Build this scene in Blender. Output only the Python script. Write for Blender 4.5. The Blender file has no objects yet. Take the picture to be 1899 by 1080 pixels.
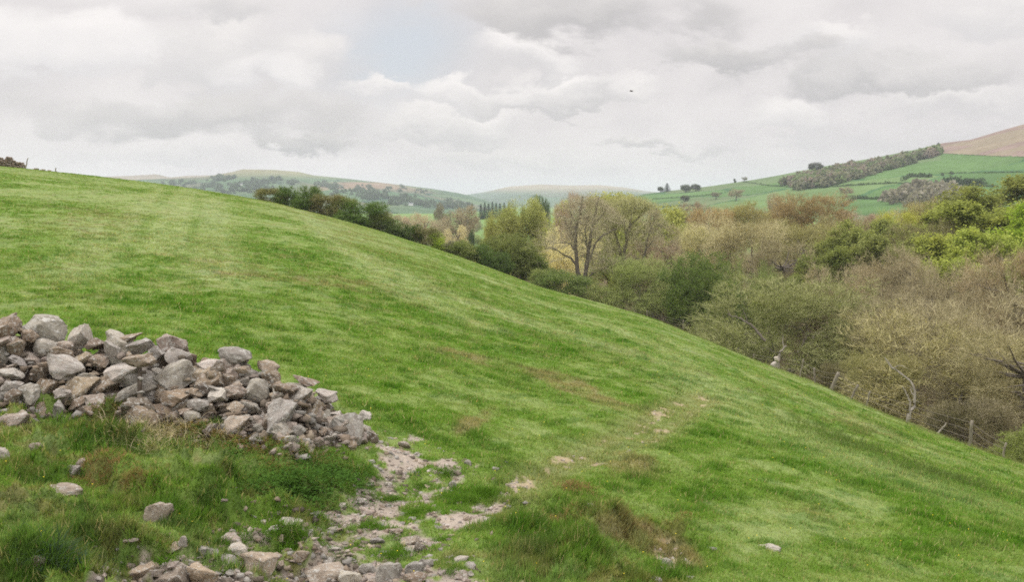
import bpy, bmesh, math, random
import numpy as np
from mathutils import Vector, Matrix, noise as mnoise

C = bpy.data.collections.new('scene_things'); bpy.context.scene.collection.children.link(C)
SC = bpy.context.scene
F = 1645.0; HOR = 372.0; PITCH = math.atan((540-HOR)/F)
cp, sp = math.cos(PITCH), math.sin(PITCH)

# ------------------------------------------------------------------ camera
cam = bpy.data.cameras.new('camera'); cam.lens = 36*F/1899; cam.sensor_width = 36
cam.clip_start = 0.1; cam.clip_end = 40000
camo = bpy.data.objects.new('camera', cam); C.objects.link(camo)
camo.location = (0, 0, 0); camo.rotation_euler = (math.pi/2-PITCH, 0, 0)
SC.camera = camo

# ------------------------------------------------------------------ sun
SUN_EL, SUN_ROT = math.radians(52), math.radians(-62)
sun = bpy.data.lights.new('sun', 'SUN'); sun.energy = 1.25; sun.angle = math.radians(12); sun.color = (1, .95, .87)
suno = bpy.data.objects.new('sun', sun); C.objects.link(suno)
sd = Vector((math.sin(SUN_ROT)*math.cos(SUN_EL), math.cos(SUN_ROT)*math.cos(SUN_EL), math.sin(SUN_EL)))
suno.rotation_euler = sd.to_track_quat('Z', 'Y').to_euler(); suno.location = sd*50
SC.view_settings.view_transform = 'Standard'; SC.view_settings.look = 'None'
SC.view_settings.exposure = 0.0; SC.view_settings.gamma = 1.0
SC.cycles.use_denoising = False
try:
    SC.cycles.denoiser = 'OPENIMAGEDENOISE'; SC.cycles.denoising_input_passes = 'RGB_ALBEDO_NORMAL'; SC.cycles.denoising_prefilter = 'NONE'
except Exception: pass
SC.cycles.filter_width = 1.75; SC.cycles.use_adaptive_sampling = True; SC.cycles.adaptive_threshold = .004; SC.cycles.max_bounces = 6; SC.cycles.diffuse_bounces = 3; SC.cycles.volume_bounces = 1; SC.cycles.transmission_bounces = 3
SC.cycles.transparent_max_bounces = 8; SC.cycles.sample_clamp_indirect = 6

# ------------------------------------------------------------------ world
world = bpy.data.worlds.new('World'); SC.world = world; world.use_nodes = True
world.cycles.sampling_method = 'MANUAL'; world.cycles.sample_map_resolution = 1024
NT = world.node_tree; NT.nodes.clear()
class G:
    """tiny helper to write node maths"""
    def __init__(s, nt): s.nt = nt
    def n(s, t, **k):
        x = s.nt.nodes.new(t)
        for a, b in k.items(): setattr(x, a, b)
        return x
    def put(s, inp, v):
        if isinstance(v, bpy.types.NodeSocket): s.nt.links.new(v, inp)
        else: inp.default_value = v
    def m(s, op, a, b=None, c=None, clamp=False):
        x = s.n('ShaderNodeMath', operation=op, use_clamp=clamp)
        for i, v in enumerate((a, b, c)):
            if v is not None: s.put(x.inputs[i], v)
        return x.outputs[0]
    def mix(s, f, a, b, mode='MIX'):
        x = s.n('ShaderNodeMix', data_type='RGBA', blend_type=mode)
        s.put(x.inputs[0], f); s.put(x.inputs[6], a); s.put(x.inputs[7], b)
        return x.outputs[2]
    def noise(s, vec, scale, detail=5, rough=.55, dist=0.0):
        x = s.n('ShaderNodeTexNoise')
        if vec is not None: s.put(x.inputs['Vector'], vec)
        x.inputs['Scale'].default_value = scale; x.inputs['Detail'].default_value = detail
        x.inputs['Roughness'].default_value = rough; x.inputs['Distortion'].default_value = dist
        return x.outputs[0]
    def ramp(s, f, stops):
        x = s.n('ShaderNodeValToRGB'); s.put(x.inputs[0], f)
        e = x.color_ramp.elements
        while len(e) < len(stops): e.new(.5)
        for i, (p, c) in enumerate(stops):
            e[i].position = p; e[i].color = (*c, 1)
        return x.outputs[0]
g = G(NT)
tc = g.n('ShaderNodeTexCoord'); sep = g.n('ShaderNodeSeparateXYZ'); g.put(sep.inputs[0], tc.outputs['Generated'])
dx, dy, dz = sep.outputs
zz = g.m('MAXIMUM', dz, 0.0)
sky = g.n('ShaderNodeTexSky', sky_type='NISHITA', sun_disc=False, sun_elevation=SUN_EL, sun_rotation=SUN_ROT)
sky.air_density = 1.0; sky.dust_density = 2.0
gy = g.m('MAXIMUM', g.m('ABSOLUTE', dy), .05)
gx = g.m('DIVIDE', dx, gy); gz = g.m('DIVIDE', dz, gy)
# cloud sheets lying flat overhead: foreshortened towards the horizon
inv = g.m('DIVIDE', 1.0, g.m('ADD', zz, 0.10))
cv = g.n('ShaderNodeCombineXYZ'); g.put(cv.inputs[0], g.m('MULTIPLY', dx, inv)); g.put(cv.inputs[1], g.m('MULTIPLY', dy, inv)); cv.inputs[2].default_value = 3.7
n1 = g.noise(cv.outputs[0], .55, 7, .55, .35)
cv2 = g.n('ShaderNodeCombineXYZ'); g.put(cv2.inputs[0], g.m('MULTIPLY', gx, 1.0)); g.put(cv2.inputs[1], g.m('MULTIPLY', gz, 1.9)); cv2.inputs[2].default_value = 1.3
n2 = g.noise(cv2.outputs[0], 4.2, 8, .56, .25)
n3 = g.noise(cv2.outputs[0], 12, 6, .6, .2)
wx = g.m('MULTIPLY', g.m('SUBTRACT', g.noise(cv2.outputs[0], 6, 5, .6), .5), .14)
wz = g.m('MULTIPLY', g.m('SUBTRACT', n3, .5), .09)
gxw = g.m('ADD', gx, wx); gzw = g.m('ADD', gz, wz)
bil = g.n('ShaderNodeTexVoronoi', feature='SMOOTH_F1'); bil.inputs['Scale'].default_value = 13.0; bil.inputs['Smoothness'].default_value = .6
cv3 = g.n('ShaderNodeCombineXYZ'); g.put(cv3.inputs[0], g.m('ADD', gx, g.m('MULTIPLY', wx, .7))); g.put(cv3.inputs[1], g.m('MULTIPLY', g.m('ADD', gz, g.m('MULTIPLY', wz, .7)), 1.7)); cv3.inputs[2].default_value = .4
g.put(bil.inputs['Vector'], cv3.outputs[0])
puff = g.m('SUBTRACT', .42, bil.outputs['Distance'])
edge = g.m('ADD', g.m('MULTIPLY', puff, 1.3), g.m('ADD', g.m('MULTIPLY', g.m('SUBTRACT', n3, .5), .8), g.m('MULTIPLY', g.m('SUBTRACT', n2, .5), 1.5)))
# high thin veil, with one gap where pale blue shows
a = g.m('DIVIDE', g.m('SUBTRACT', gxw, (735-949.5)/F), 105/F)
b = g.m('DIVIDE', g.m('SUBTRACT', gzw, (HOR-100)/F), 75/F)
hole = g.m('POWER', 2.718, g.m('MULTIPLY', g.m('ADD', g.m('MULTIPLY', a, a), g.m('MULTIPLY', b, b)), -1.0))
hole = g.m('MULTIPLY', hole, g.m('ADD', g.m('MULTIPLY', n3, .7), .75), clamp=True)
veil = g.ramp(g.m('ADD', g.m('MULTIPLY', g.m('SUBTRACT', n2, .5), 1.6), g.m('ADD', .5, g.m('MULTIPLY', g.m('SUBTRACT', n1, .5), .5))), [(.2, (.93, .885, .87)), (.5, (.83, .785, .78)), (.8, (.72, .685, .69))])
blue = g.mix(.85, g.mix(1.0, sky.outputs[0], (.1, .1, .1, 1), 'MULTIPLY'), (.74, .765, .81, 1))
col = g.mix(hole, veil, blue)
# cloud bodies, farthest first: px, row, half width, half height, top tone, base tone, edge softness
CL = [(1750, 205, 190, 40, .95, .74, .9), (1240, 268, 170, 14, .80, .64, .9), (1450, 222, 120, 40, .98, .80, .8), (300, 300, 260, 26, .90, .80, 1.2), (900, 290, 260, 30, .84, .76, 1.2),
      (820, 235, 190, 38, .97, .74, .7), (330, 215, 430, 58, .80, .62, .8), (560, 262, 120, 30, .72, .60, .5), (500, 268, 26, 18, .97, .90, 1.1), (628, 277, 26, 20, .97, .88, 1.1),
      (700, 165, 70, 26, 1.0, .86, .6), (850, 180, 100, 36, 1.02, .82, .7), (1060, 172, 220, 38, 1.04, .68, .75), (960, 110, 150, 46, 1.07, .78, .75),
      (1620, 135, 330, 62, .93, .62, .6), (1500, 85, 150, 48, .98, .84, .6), (1800, 30, 220, 60, .96, .84, .8), (1370, 108, 190, 42, .78, .61, .6),
      (430, 110, 230, 80, .93, .80, .6), (130, 85, 210, 95, 1.04, .90, .6), (490, 140, 120, 50, 1.0, .92, .9), (420, 28, 200, 36, .84, .74, .9), (1110, 22, 350, 76, .84, .54, .9)]
for (px, row, rx, ry, tt, tb, sf) in CL:
    a = g.m('DIVIDE', g.m('SUBTRACT', gxw, (px-949.5)/F), rx/F)
    b = g.m('DIVIDE', g.m('SUBTRACT', gzw, (HOR-row)/F), ry/F)
    r2 = g.m('ADD', g.m('MULTIPLY', a, a), g.m('MULTIPLY', b, b))
    m_ = g.m('DIVIDE', g.m('ADD', g.m('SUBTRACT', 1.0, r2), edge), sf*1.15, clamp=True)
    m_ = g.m('MULTIPLY', g.m('MULTIPLY', m_, m_), g.m('SUBTRACT', 3.0, g.m('MULTIPLY', m_, 2.0)))
    sh = g.m('ADD', g.m('MULTIPLY_ADD', b, .62, .42), g.m('ADD', g.m('MULTIPLY', g.m('SUBTRACT', n2, .5), .9), g.m('MULTIPLY', puff, .5)), clamp=True)
    tb = tb*.91; tt = tt*1.05
    body = g.mix(sh, (tb*1.0, tb*.965, tb*.97, 1), (tt*1.0, tt*.95, tt*.92, 1))
    col = g.mix(g.m('MULTIPLY', m_, .92), col, body)
# overcast sky: zenith brighter than the horizon
gain = g.m('ADD', 1.0, g.m('MULTIPLY', g.m('SMOOTH_MIN', g.m('MAXIMUM', g.m('SUBTRACT', dz, .22), 0.0), .6, .1), 3.9))
below = g.m('GREATER_THAN', dz, -.02)
bg = g.n('ShaderNodeBackground'); g.put(bg.inputs[0], g.mix(1.0, col, (1, 1, 1, 1), 'MULTIPLY')); g.put(bg.inputs[1], g.m('MULTIPLY', gain, g.m('ADD', g.m('MULTIPLY', below, .9), .1)))
bg2 = g.n('ShaderNodeBackground'); g.put(bg2.inputs[0], sky.outputs[0]); bg2.inputs[1].default_value = .05
mx = g.n('ShaderNodeMixShader'); mx.inputs[0].default_value = .06
NT.links.new(bg.outputs[0], mx.inputs[1]); NT.links.new(bg2.outputs[0], mx.inputs[2])
out = g.n('ShaderNodeOutputWorld'); NT.links.new(mx.outputs[0], out.inputs[0])

# ================================================================== numpy helpers
def hash2(ix, iy, seed):
    h = (ix.astype(np.int64)*374761393 + iy.astype(np.int64)*668265263 + seed*1442695041) & 0xffffffff
    h = ((h ^ (h >> 13))*1274126177) & 0xffffffff
    h = (h ^ (h >> 16)) & 0xffffff
    return h/float(0xffffff)
def vn(x, y, seed=0):
    ix = np.floor(x); iy = np.floor(y); fx = x-ix; fy = y-iy
    fx = fx*fx*fx*(fx*(fx*6-15)+10); fy = fy*fy*fy*(fy*(fy*6-15)+10)
    a = hash2(ix, iy, seed); b = hash2(ix+1, iy, seed); c = hash2(ix, iy+1, seed); d = hash2(ix+1, iy+1, seed)
    return a+(b-a)*fx+(c-a)*fy+(a-b-c+d)*fx*fy
def fbm(x, y, seed=0, oct=4, rough=.5):
    s = 0; a = 1; t = 0
    for o in range(oct):
        c_, s_ = math.cos(o*1.1+.4), math.sin(o*1.1+.4)
        xx = (x*c_-y*s_)*2**o; yy = (x*s_+y*c_)*2**o
        s = s+a*vn(xx+17.3*o, yy-9.1*o, seed+o*7); t += a; a *= rough
    return s/t
def sst(x, a, b):
    t = np.clip((x-a)/(b-a), 0, 1); return t*t*(3-2*t)
def proj(x, y, z):
    zc = y*cp - z*sp; yc = y*sp + z*cp
    zc = np.where(zc < .05, .05, zc)
    return 949.5+F*x/zc, 540-F*yc/zc
def ray(px, row):
    u = (px-949.5)/F; v = (540-row)/F
    return np.array([u, cp+v*sp, -sp+v*cp])
def az_tan(px, row):
    d = ray(px, row); h = math.hypot(d[0], d[1]); return math.atan2(d[0], d[1]), d[2]/h

# ------------------------------------------------------------------ terrain heights
SKYL = [(-700, 262, 160), (-300, 285, 150), (0, 308, 140), (100, 318, 138), (200, 330, 135), (300, 343, 130), (400, 357, 128), (500, 374, 125), (600, 399, 120),
        (700, 428, 118), (800, 460, 116), (900, 495, 114), (1000, 533, 112), (1080, 554, 108), (1200, 588, 98), (1300, 629, 86), (1400, 671, 75),
        (1500, 708, 64), (1600, 752, 56), (1700, 792, 50), (1800, 830, 46), (1899, 864, 43), (2200, 960, 38), (2600, 1060, 34)]
T_AZ = []; T_T = []; T_D = []
for (px, row, D) in SKYL:
    a, t = az_tan(px, row); T_AZ.append(a); T_T.append(t); T_D.append(D)
# smooth the tables by resampling
_ax = np.linspace(T_AZ[0], T_AZ[-1], 400)
def _sm(v, k=9):
    w = np.hanning(k+2)[1:-1]; w /= w.sum(); vv = np.interp(_ax, T_AZ, v); p = np.pad(vv, k//2, mode='edge'); return np.convolve(p, w, 'valid')
TT = _sm(T_T, 15); TD = _sm(T_D, 21)
def pxaz(az): return 949.5+F*cp*np.tan(np.clip(az, -1.2, 1.2))
def valley(az, d):
    px = pxaz(az)
    z = -23.0 + 6*sst(d, 85, 150)*sst(px, 1150, 1350) + 4*sst(d, 85, 150)*sst(px, 1600, 1900) + (9-5*sst(px, 1150, 1350))*sst(d, 330, 800)*(1-sst(d, 900, 1500))
    z = z + 1.2*(fbm(d*np.sin(az)/40, d*np.cos(az)/40, 5, 3)-.5)
    return z
def base_z(az, d):
    azc = np.clip(az, -1.1, 1.1)
    t = np.interp(azc, _ax, TT); D = np.interp(azc, _ax, TD)
    zs = t*D; s = t
    d0 = 6.0; z0 = -3.22 - .10*d0*np.sin(azc)
    L = D-d0; u = np.clip((d-d0)/L, 0, 1); avg = (zs-z0)/L; m0 = .62*avg
    h = (2*u**3-3*u**2+1)*z0 + (u**3-2*u**2+u)*L*m0 + (-2*u**3+3*u**2)*zs + (u**3-u**2)*L*s
    near = -1.6 + (z0+1.6)*sst(d, 0, 5.2)
    k = .010
    tt = np.maximum(d-D, 0); lim = .48/k
    drop = np.where(tt < lim, .5*k*tt*tt, .5*k*lim*lim + k*lim*(tt-lim))
    far = zs + s*tt - drop
    v = valley(az, d)
    w = 3.0
    far = .5*(far+v+np.sqrt((far-v)**2+w*w)) - .5*(np.sqrt((zs-v)**2+w*w)-(zs-v))*np.clip(1-tt/10, 0, 1)
    z = np.where(d < d0, near, np.where(d < D, h, far))
    return z
DETAIL = {}
def seg_dist(x, y, P):
    best = np.full(np.shape(x), 1e9)
    for (a, b) in zip(P[:-1], P[1:]):
        ax, ay, bx, by = a[0], a[1], b[0], b[1]; L2 = (bx-ax)**2+(by-ay)**2+1e-9
        t = np.clip(((x-ax)*(bx-ax)+(y-ay)*(by-ay))/L2, 0, 1)
        best = np.minimum(best, np.hypot(x-ax-t*(bx-ax), y-ay-t*(by-ay)))
    return best
def hit(px, row, zf=base_z, d0=5.5, d1=200.0, n=900):
    r = ray(px, row); h = math.hypot(r[0], r[1]); az = math.atan2(r[0], r[1])
    d = np.geomspace(d0, d1, n); z = zf(np.full(n, az), d); lz = d*r[2]/h
    k = np.nonzero(lz <= z)[0]
    if len(k) == 0: return None
    k = k[0]
    if k == 0: dd = d[0]
    else:
        a = lz[k-1]-z[k-1]; b = lz[k]-z[k]; dd = d[k-1]+(d[k]-d[k-1])*a/(a-b+1e-12)
    return Vector((dd*math.sin(az), dd*math.cos(az), float(zf(np.array([az]), np.array([dd]))[0])))
def hit_safe(px, row):
    for k in range(40):
        h = hit(px, row+k)
        if h is not None: return h
def wl(pts): return [tuple(hit_safe(*p)[:2]) for p in pts]
PATH_A = wl([(500, 1079), (560, 1040), (600, 1000), (650, 955), (700, 915), (740, 880), (750, 845), (735, 815)])
PATH_A2 = wl([(260, 1070), (400, 1020), (480, 990), (560, 975), (660, 950)])
PATH_A3 = wl([(700, 915), (790, 880), (850, 862)])
PATH_B = wl([(640, 1040), (740, 1000), (840, 965), (920, 935), (985, 895), (1020, 870), (1090, 835), (1160, 800), (1230, 762), (1300, 735)])
PATH_B2 = wl([(1010, 880), (1100, 855), (1190, 820), (1260, 780), (1320, 742)])
GUL = wl([(420, 1075), (560, 1030), (660, 960), (740, 890)])
PILE_BASE = wl([(-160, 800), (0, 790), (130, 785), (260, 800), (400, 820), (520, 835), (640, 842)])
CORNER = hit(30, 1075)
def bank_mask(x, y):
    px, row = proj(x, y, np.full(np.shape(x), -3.4))
    m = sst(row, 770, 830)*(1-sst(px, 560, 720))
    m2 = sst(row, 900, 960)*sst(px, 880, 980)*(1-sst(px, 1240, 1330))
    return np.clip(m+m2, 0, 1)
def detail_z(x, y):
    d = np.hypot(x, y)
    fade = 1-sst(d, 9, 60)
    b = bank_mask(x, y)
    z = (.05+.10*b)*(fbm(x/1.3, y/1.3, 31, 3)-.5)*2*(.25+.75*fade)
    z = z + (.030+.06*b)*(fbm(x/.38, y/.30, 33, 3)-.5)*2*(.35+.65*fade)
    z = z + .10*np.clip(fbm(x/.8, y/1.9, 87, 4, .62)-.5, 0, 1)*2.2*sst(d, 12, 26)*(1-sst(d, 60, 110))
    z = z + .05*np.clip(fbm(x/.9, y/.6, 39, 3, .6)-.55, 0, 1)*4*(1-b)
    hum = np.clip(fbm(x/.40, y/.34, 37, 4, .6)-.54, 0, 1)*.85*(.12+.88*b)*fade
    z = z+hum
    z = z + .35*(fbm(x/14, y/14, 35, 3)-.5)*sst(d, 14, 50)
    near = d < 22
    if np.any(near):
        dd = seg_dist(x, y, GUL); z = z - .22*np.exp(-(dd/.8)**2)
        dp = seg_dist(x, y, PATH_B); z = z - .07*np.exp(-(dp/.30)**2) - .05*np.exp(-(seg_dist(x, y, PATH_B2)/.22)**2)
        z = z + .022*(fbm(x/.13, y/.13, 41, 3, .6)-.5)*2*(1-sst(d, 10, 20))
        z = z + .30*np.exp(-(((x-CORNER.x)/.5)**2+((y-CORNER.y)/.4)**2))
        dr = seg_dist(x, y, PILE_BASE); z = z + .12*np.exp(-(dr/.9)**2)
    return z
def ground_z(az, d):
    x = d*np.sin(az); y = d*np.cos(az)
    return base_z(az, d)+detail_z(x, y)*np.clip((d-3)/3, 0, 1)
def gz_at(x, y): return float(ground_z(np.array([math.atan2(x, y)]), np.array([math.hypot(x, y)]))[0])
def ghit(px, row): return hit(px, row, ground_z)

# ------------------------------------------------------------------ ground cover colour (real cover: lush, dry, worn, bare)
def L3(c): return np.array(c)
def blob(px, row, cx, cy, rx, ry, ang=0):
    a = math.radians(ang); X = px-cx; Y = row-cy
    u = (X*math.cos(a)-Y*math.sin(a))/rx; v = (X*math.sin(a)+Y*math.cos(a))/ry
    return np.exp(-(u*u+v*v))
def cover(x, y, z):
    """returns rgb, bare (0..1), lush(0..1), long(0..1)"""
    px, row = proj(x, y, z); d = np.hypot(x, y)
    n_big = fbm(x/9, y/9, 51, 3); n_mid = fbm(x/2.2, y/2.2, 53, 4, .6); n_fin = fbm(x/.45, y/.45, 55, 3, .6)
    n_str = fbm(x/7+y*.02, y/1.6, 57, 3, .6)
    upper = sst(d, 22, 60)*.8
    right = sst(px, 1000, 1700)*sst(d, 12, 24)
    n_lng = fbm((x*.85+y*.5)/1.3, (y*.85-x*.5)/5.0, 58, 4, .6)
    lush = np.clip(.62+(n_big-.5)*1.3+(n_mid-.5)*1.25+(n_fin-.5)*1.2+(n_lng-.5)*.15-.42*upper-.33*right, 0, 1)
    lush = np.clip(lush + .30*blob(px, row, 500, 640, 500, 50) + .45*blob(px, row, 1750, 1000, 260, 70, 0)+.3*blob(px, row, 1280, 900, 180, 60, 0)
                   + .3*blob(px, row, 900, 680, 200, 60, -15)-.25*blob(px, row, 1500, 960, 160, 40, 0)-.2*blob(px, row, 1300, 1050, 130, 40), 0, 1)
    c_l = L3((.108, .215, .024)); c_m = L3((.165, .262, .048)); c_p = L3((.250, .320, .110)); c_d = L3((.300, .245, .130))
    w = lush[..., None]
    rgb = np.where(w > .5, c_m+(c_l-c_m)*(w-.5)*2, c_p+(c_m-c_p)*w*2)
    # tractor lines and sheep walks: paler, flattened
    st = np.zeros_like(px)
    for P, wd, am in STRIPES: st = np.maximum(st, am*np.exp(-(seg_dist(x, y, P)/wd)**2))
    st = np.clip(st*2.3, 0, 1)*(.75+.7*(n_mid-.4)); rgb = rgb+(L3((.31, .37, .16))-rgb)*np.clip(st, 0, 1)[..., None]
    # dry scuffed turf
    dry = .55*blob(px, row, 860, 662, 80, 14, -14)+.75*blob(px, row, 1100, 735, 110, 16, -22)+.45*blob(px, row, 1040, 705, 60, 14, -20)+.6*blob(px, row, 880, 782, 60, 18, 25)\
        + .45*blob(px, row, 1180, 860, 120, 40)+.35*blob(px, row, 640, 430, 300, 30, -24)+.40*blob(px, row, 170, 410, 130, 40)+.42*blob(px, row, 560, 520, 260, 20, -6)+.3*blob(px, row, 480, 470, 140, 14, -8)+.25*blob(px, row, 60, 500, 140, 18)\
        + .55*blob(px, row, 1150, 985, 90, 36, -20)+.75*blob(px, row, 1240, 1020, 70, 22, -30)+.5*blob(px, row, 880, 1040, 160, 35)+.2*blob(px, row, 260, 1010, 220, 60)+.35*blob(px, row, 290, 800, 110, 14)\
        + .35*blob(px, row, 1500, 960, 170, 40, 0)+.30*blob(px, row, 1600, 800, 260, 30, -22)
    dn = dry*1.0+(n_fin-.5)*.9+(n_mid-.5)*.8
    dn = sst(dn, .22, .62)*np.clip(dry*2.2, 0, 1)
    spk = sst(fbm(x/.9, y/.3, 63, 3, .6), .63, .72)*.5*sst(d, 14, 30)
    dn = np.clip(dn+spk, 0, 1)
    rgb = rgb+(c_d-rgb)*(dn*.75)[..., None]
    b = bank_mask(x, y)
    brn = sst(fbm(x/.32, y/.26, 71, 4, .65), .54, .64)*b
    rgb = rgb+(L3((.245, .180, .085))-rgb)*(brn*.5)[..., None]
    tf = sst(fbm(x/.42, y/.30, 81, 3, .6), .52, .68)*(.55-.3*upper)
    rgb = rgb*(1-tf[..., None]*np.array([.52, .34, .5]))
    t2 = sst(fbm(x/.8, y/1.9, 87, 4, .62), .53, .66)*sst(d, 12, 26)*.42
    rgb = rgb*(1-.62*t2[..., None]*np.array([.60, .42, .5]))
    t3 = sst(fbm(x/.7, y/1.7, 89, 4, .62), .56, .70)*sst(d, 12, 26)*.35
    rgb = rgb+(L3((.27, .29, .12))-rgb)*t3[..., None]
    pl = sst(fbm(x/.55, y/.40, 85, 3, .6), .56, .72)*.5
    rgb = rgb+(L3((.24, .31, .09))-rgb)*(pl*(1-b))[..., None]
    dk = sst(fbm(x/.35, y/.28, 73, 4, .65), .52, .62)*b*.45
    rgb = rgb+(L3((.045, .085, .022))-rgb)*dk[..., None]
    tr = np.maximum(np.exp(-(seg_dist(x, y, PATH_B)/.34)**2), .9*np.exp(-(seg_dist(x, y, PATH_B2)/.26)**2))*sst(px, 820, 1000)*(.15+1.1*n_fin)
    rgb = rgb+(L3((.285, .285, .135))-rgb)*np.clip(tr, 0, .7)[..., None]
    # worn path
    pa = np.where(row < 930, .72, 1.15)*np.exp(-(seg_dist(x, y, PATH_A)/.42)**2)
    pa = np.maximum(pa, 1.15*np.exp(-(seg_dist(x, y, PATH_A2)/.36)**2))
    pa = np.maximum(pa, .75*np.exp(-(seg_dist(x, y, PATH_A3)/.30)**2))
    db = seg_dist(x, y, PATH_B)
    pa = np.maximum(pa, np.where(px < 960, .85, .50)*np.exp(-(db/np.where(px < 960, .26, .24))**2))
    pa = np.maximum(pa, .46*np.exp(-(seg_dist(x, y, PATH_B2)/.18)**2))
    pa = np.maximum(pa, 1.2*sst(row, 1035, 1075)*(1-sst(px, 900, 1080))*sst(px, 100, 230))
    pa = np.maximum(pa, .8*blob(px, row, 1020, 872, 50, 18, 25)+.7*blob(px, row, 1245, 1040, 50, 30, -40))
    n_vf = fbm(x/.22, y/.18, 59, 3, .6)
    pa = np.maximum(pa, 1.2*blob(px, row, 640, 985, 160, 60, 20)); pa = np.maximum(pa, 1.25*blob(px, row, 520, 1045, 280, 40, 0)); pa = np.maximum(pa, 1.0*blob(px, row, 720, 895, 80, 50, 30))
    bare = sst(pa+((n_fin-.5)*2.0+(n_mid-.5)*.9+(n_vf-.5)*2.2)*np.clip(pa*2.2, 0, 1), .52, .98)
    soil = L3((.290, .250, .205))*(.55+.6*n_fin[..., None]+.35*n_vf[..., None])+L3((.02, .02, .02))*(n_mid[..., None]-.5)
    soil2 = L3((.33, .27, .15))
    sw = sst(px, 900, 1000)[..., None]; soil = soil+(soil2-soil)*sw*.8
    wet = np.clip(blob(px, row, 330, 1082, 230, 16)*1.2, 0, 1)
    soil = soil*(1-.72*wet[..., None])
    rgb = rgb+(soil-rgb)*bare[..., None]
    return rgb, bare, lush, b
def wl2(p): return wl(p)
STRIPES = [(wl([(352, 352), (330, 390), (318, 420), (302, 470)]), .9, .8), (wl([(300, 350), (262, 385), (240, 420), (222, 455)]), .7, .4),
           (wl([(395, 365), (398, 410), (396, 450), (400, 520)]), 1.0, .55), (wl([(520, 378), (570, 400), (600, 440), (660, 480), (720, 515), (820, 570), (900, 610)]), .8, .45),
           (wl([(560, 390), (590, 415), (640, 470), (760, 560)]), .7, .35), (wl([(650, 470), (800, 540), (950, 590), (1150, 650), (1300, 700), (1330, 735)]), 1.2, .5),
           (wl([(900, 520), (1080, 590), (1250, 660), (1330, 720)]), .9, .4), (wl([(170, 420), (180, 470), (120, 520)]), 1.0, .35),
           (wl([(1320, 740), (1420, 790), (1600, 860), (1800, 930)]), 1.2, .35), (wl([(1250, 640), (1400, 700), (1600, 790), (1750, 850)]), 1.0, .35)]

# ================================================================== mesh helpers
def tag(o, label=None, cat=None, group=None, kind=None):
    if label: o['label'] = label
    if cat: o['category'] = cat
    if group: o['group'] = group
    if kind: o['kind'] = kind
    return o
def mesh_np(name, V, faces, mats, col=None, midx=None, smooth=False):
    """faces: list of (M,k) int arrays"""
    me = bpy.data.meshes.new(name)
    V = np.asarray(V, dtype=np.float32)
    me.vertices.add(len(V)); me.vertices.foreach_set('co', V.ravel())
    faces = [f for f in faces if len(f)]
    nl = sum(f.size for f in faces); npoly = sum(len(f) for f in faces)
    me.loops.add(nl); me.polygons.add(npoly)
    me.loops.foreach_set('vertex_index', np.concatenate([f.ravel() for f in faces]).astype(np.int32))
    tot = np.concatenate([np.full(len(f), f.shape[1]) for f in faces]); st = np.concatenate([[0], np.cumsum(tot)[:-1]])
    me.polygons.foreach_set('loop_start', st.astype(np.int32))
    if midx is not None: me.polygons.foreach_set('material_index', midx.astype(np.int32))
    if smooth: me.polygons.foreach_set('use_smooth', np.ones(npoly, dtype=bool))
    if col is not None:
        at = me.color_attributes.new('col', 'FLOAT_COLOR', 'POINT')
        c = np.ones((len(V), 4), dtype=np.float32); c[:, :3] = col; at.data.foreach_set('color', c.ravel())
    me.update(calc_edges=True)
    for m in (mats if isinstance(mats, (list, tuple)) else [mats]): me.materials.append(m)
    return me
def obj(name, me, parent=None, loc=(0, 0, 0)):
    o = bpy.data.objects.new(name, me); C.objects.link(o); o.location = loc
    if parent is not None: o.parent = parent
    return o
def new_mat(name):
    m = bpy.data.materials.new(name); m.use_nodes = True; m.node_tree.nodes.clear(); return m, G(m.node_tree)
def finish(m, gg, shader):
    o = gg.n('ShaderNodeOutputMaterial'); m.node_tree.links.new(shader, o.inputs[0]); return m

# ------------------------------------------------------------------ materials
def mat_ground():
    m, q = new_mat('turf_and_soil')
    a = q.n('ShaderNodeAttribute', attribute_name='col'); t = q.n('ShaderNodeTexCoord')
    n1 = q.noise(t.outputs['Object'], 9.0, 6, .7); n2 = q.noise(t.outputs['Object'], 1.7, 5, .65); n3 = q.noise(t.outputs['Object'], 45, 3, .6)
    f = q.m('ADD', q.m('MULTIPLY', n1, .9), q.m('ADD', q.m('MULTIPLY', n2, .5), .28))
    c = q.mix(1.0, a.outputs['Color'], f, 'MULTIPLY')
    p = q.n('ShaderNodeBsdfPrincipled'); q.put(p.inputs['Base Color'], c); p.inputs['Roughness'].default_value = .95
    p.inputs['Specular IOR Level'].default_value = .1
    b = q.n('ShaderNodeBump'); b.inputs['Strength'].default_value = .8; b.inputs['Distance'].default_value = .05; q.put(b.inputs['Height'], q.m('ADD', n1, q.m('MULTIPLY', n3, .4))); q.put(p.inputs['Normal'], b.outputs[0])
    return finish(m, q, p.outputs[0])
def mat_blade():
    m, q = new_mat('grass_blades')
    a = q.n('ShaderNodeAttribute', attribute_name='col')
    d = q.n('ShaderNodeBsdfDiffuse'); q.put(d.inputs[0], a.outputs['Color'])
    tr = q.n('ShaderNodeBsdfTranslucent'); q.put(tr.inputs[0], q.mix(1.0, a.outputs['Color'], (1.1, 1.15, .7, 1), 'MULTIPLY'))
    x = q.n('ShaderNodeMixShader'); x.inputs[0].default_value = .35; q.put(x.inputs[1], d.outputs[0]); q.put(x.inputs[2], tr.outputs[0])
    return finish(m, q, x.outputs[0])
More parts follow.
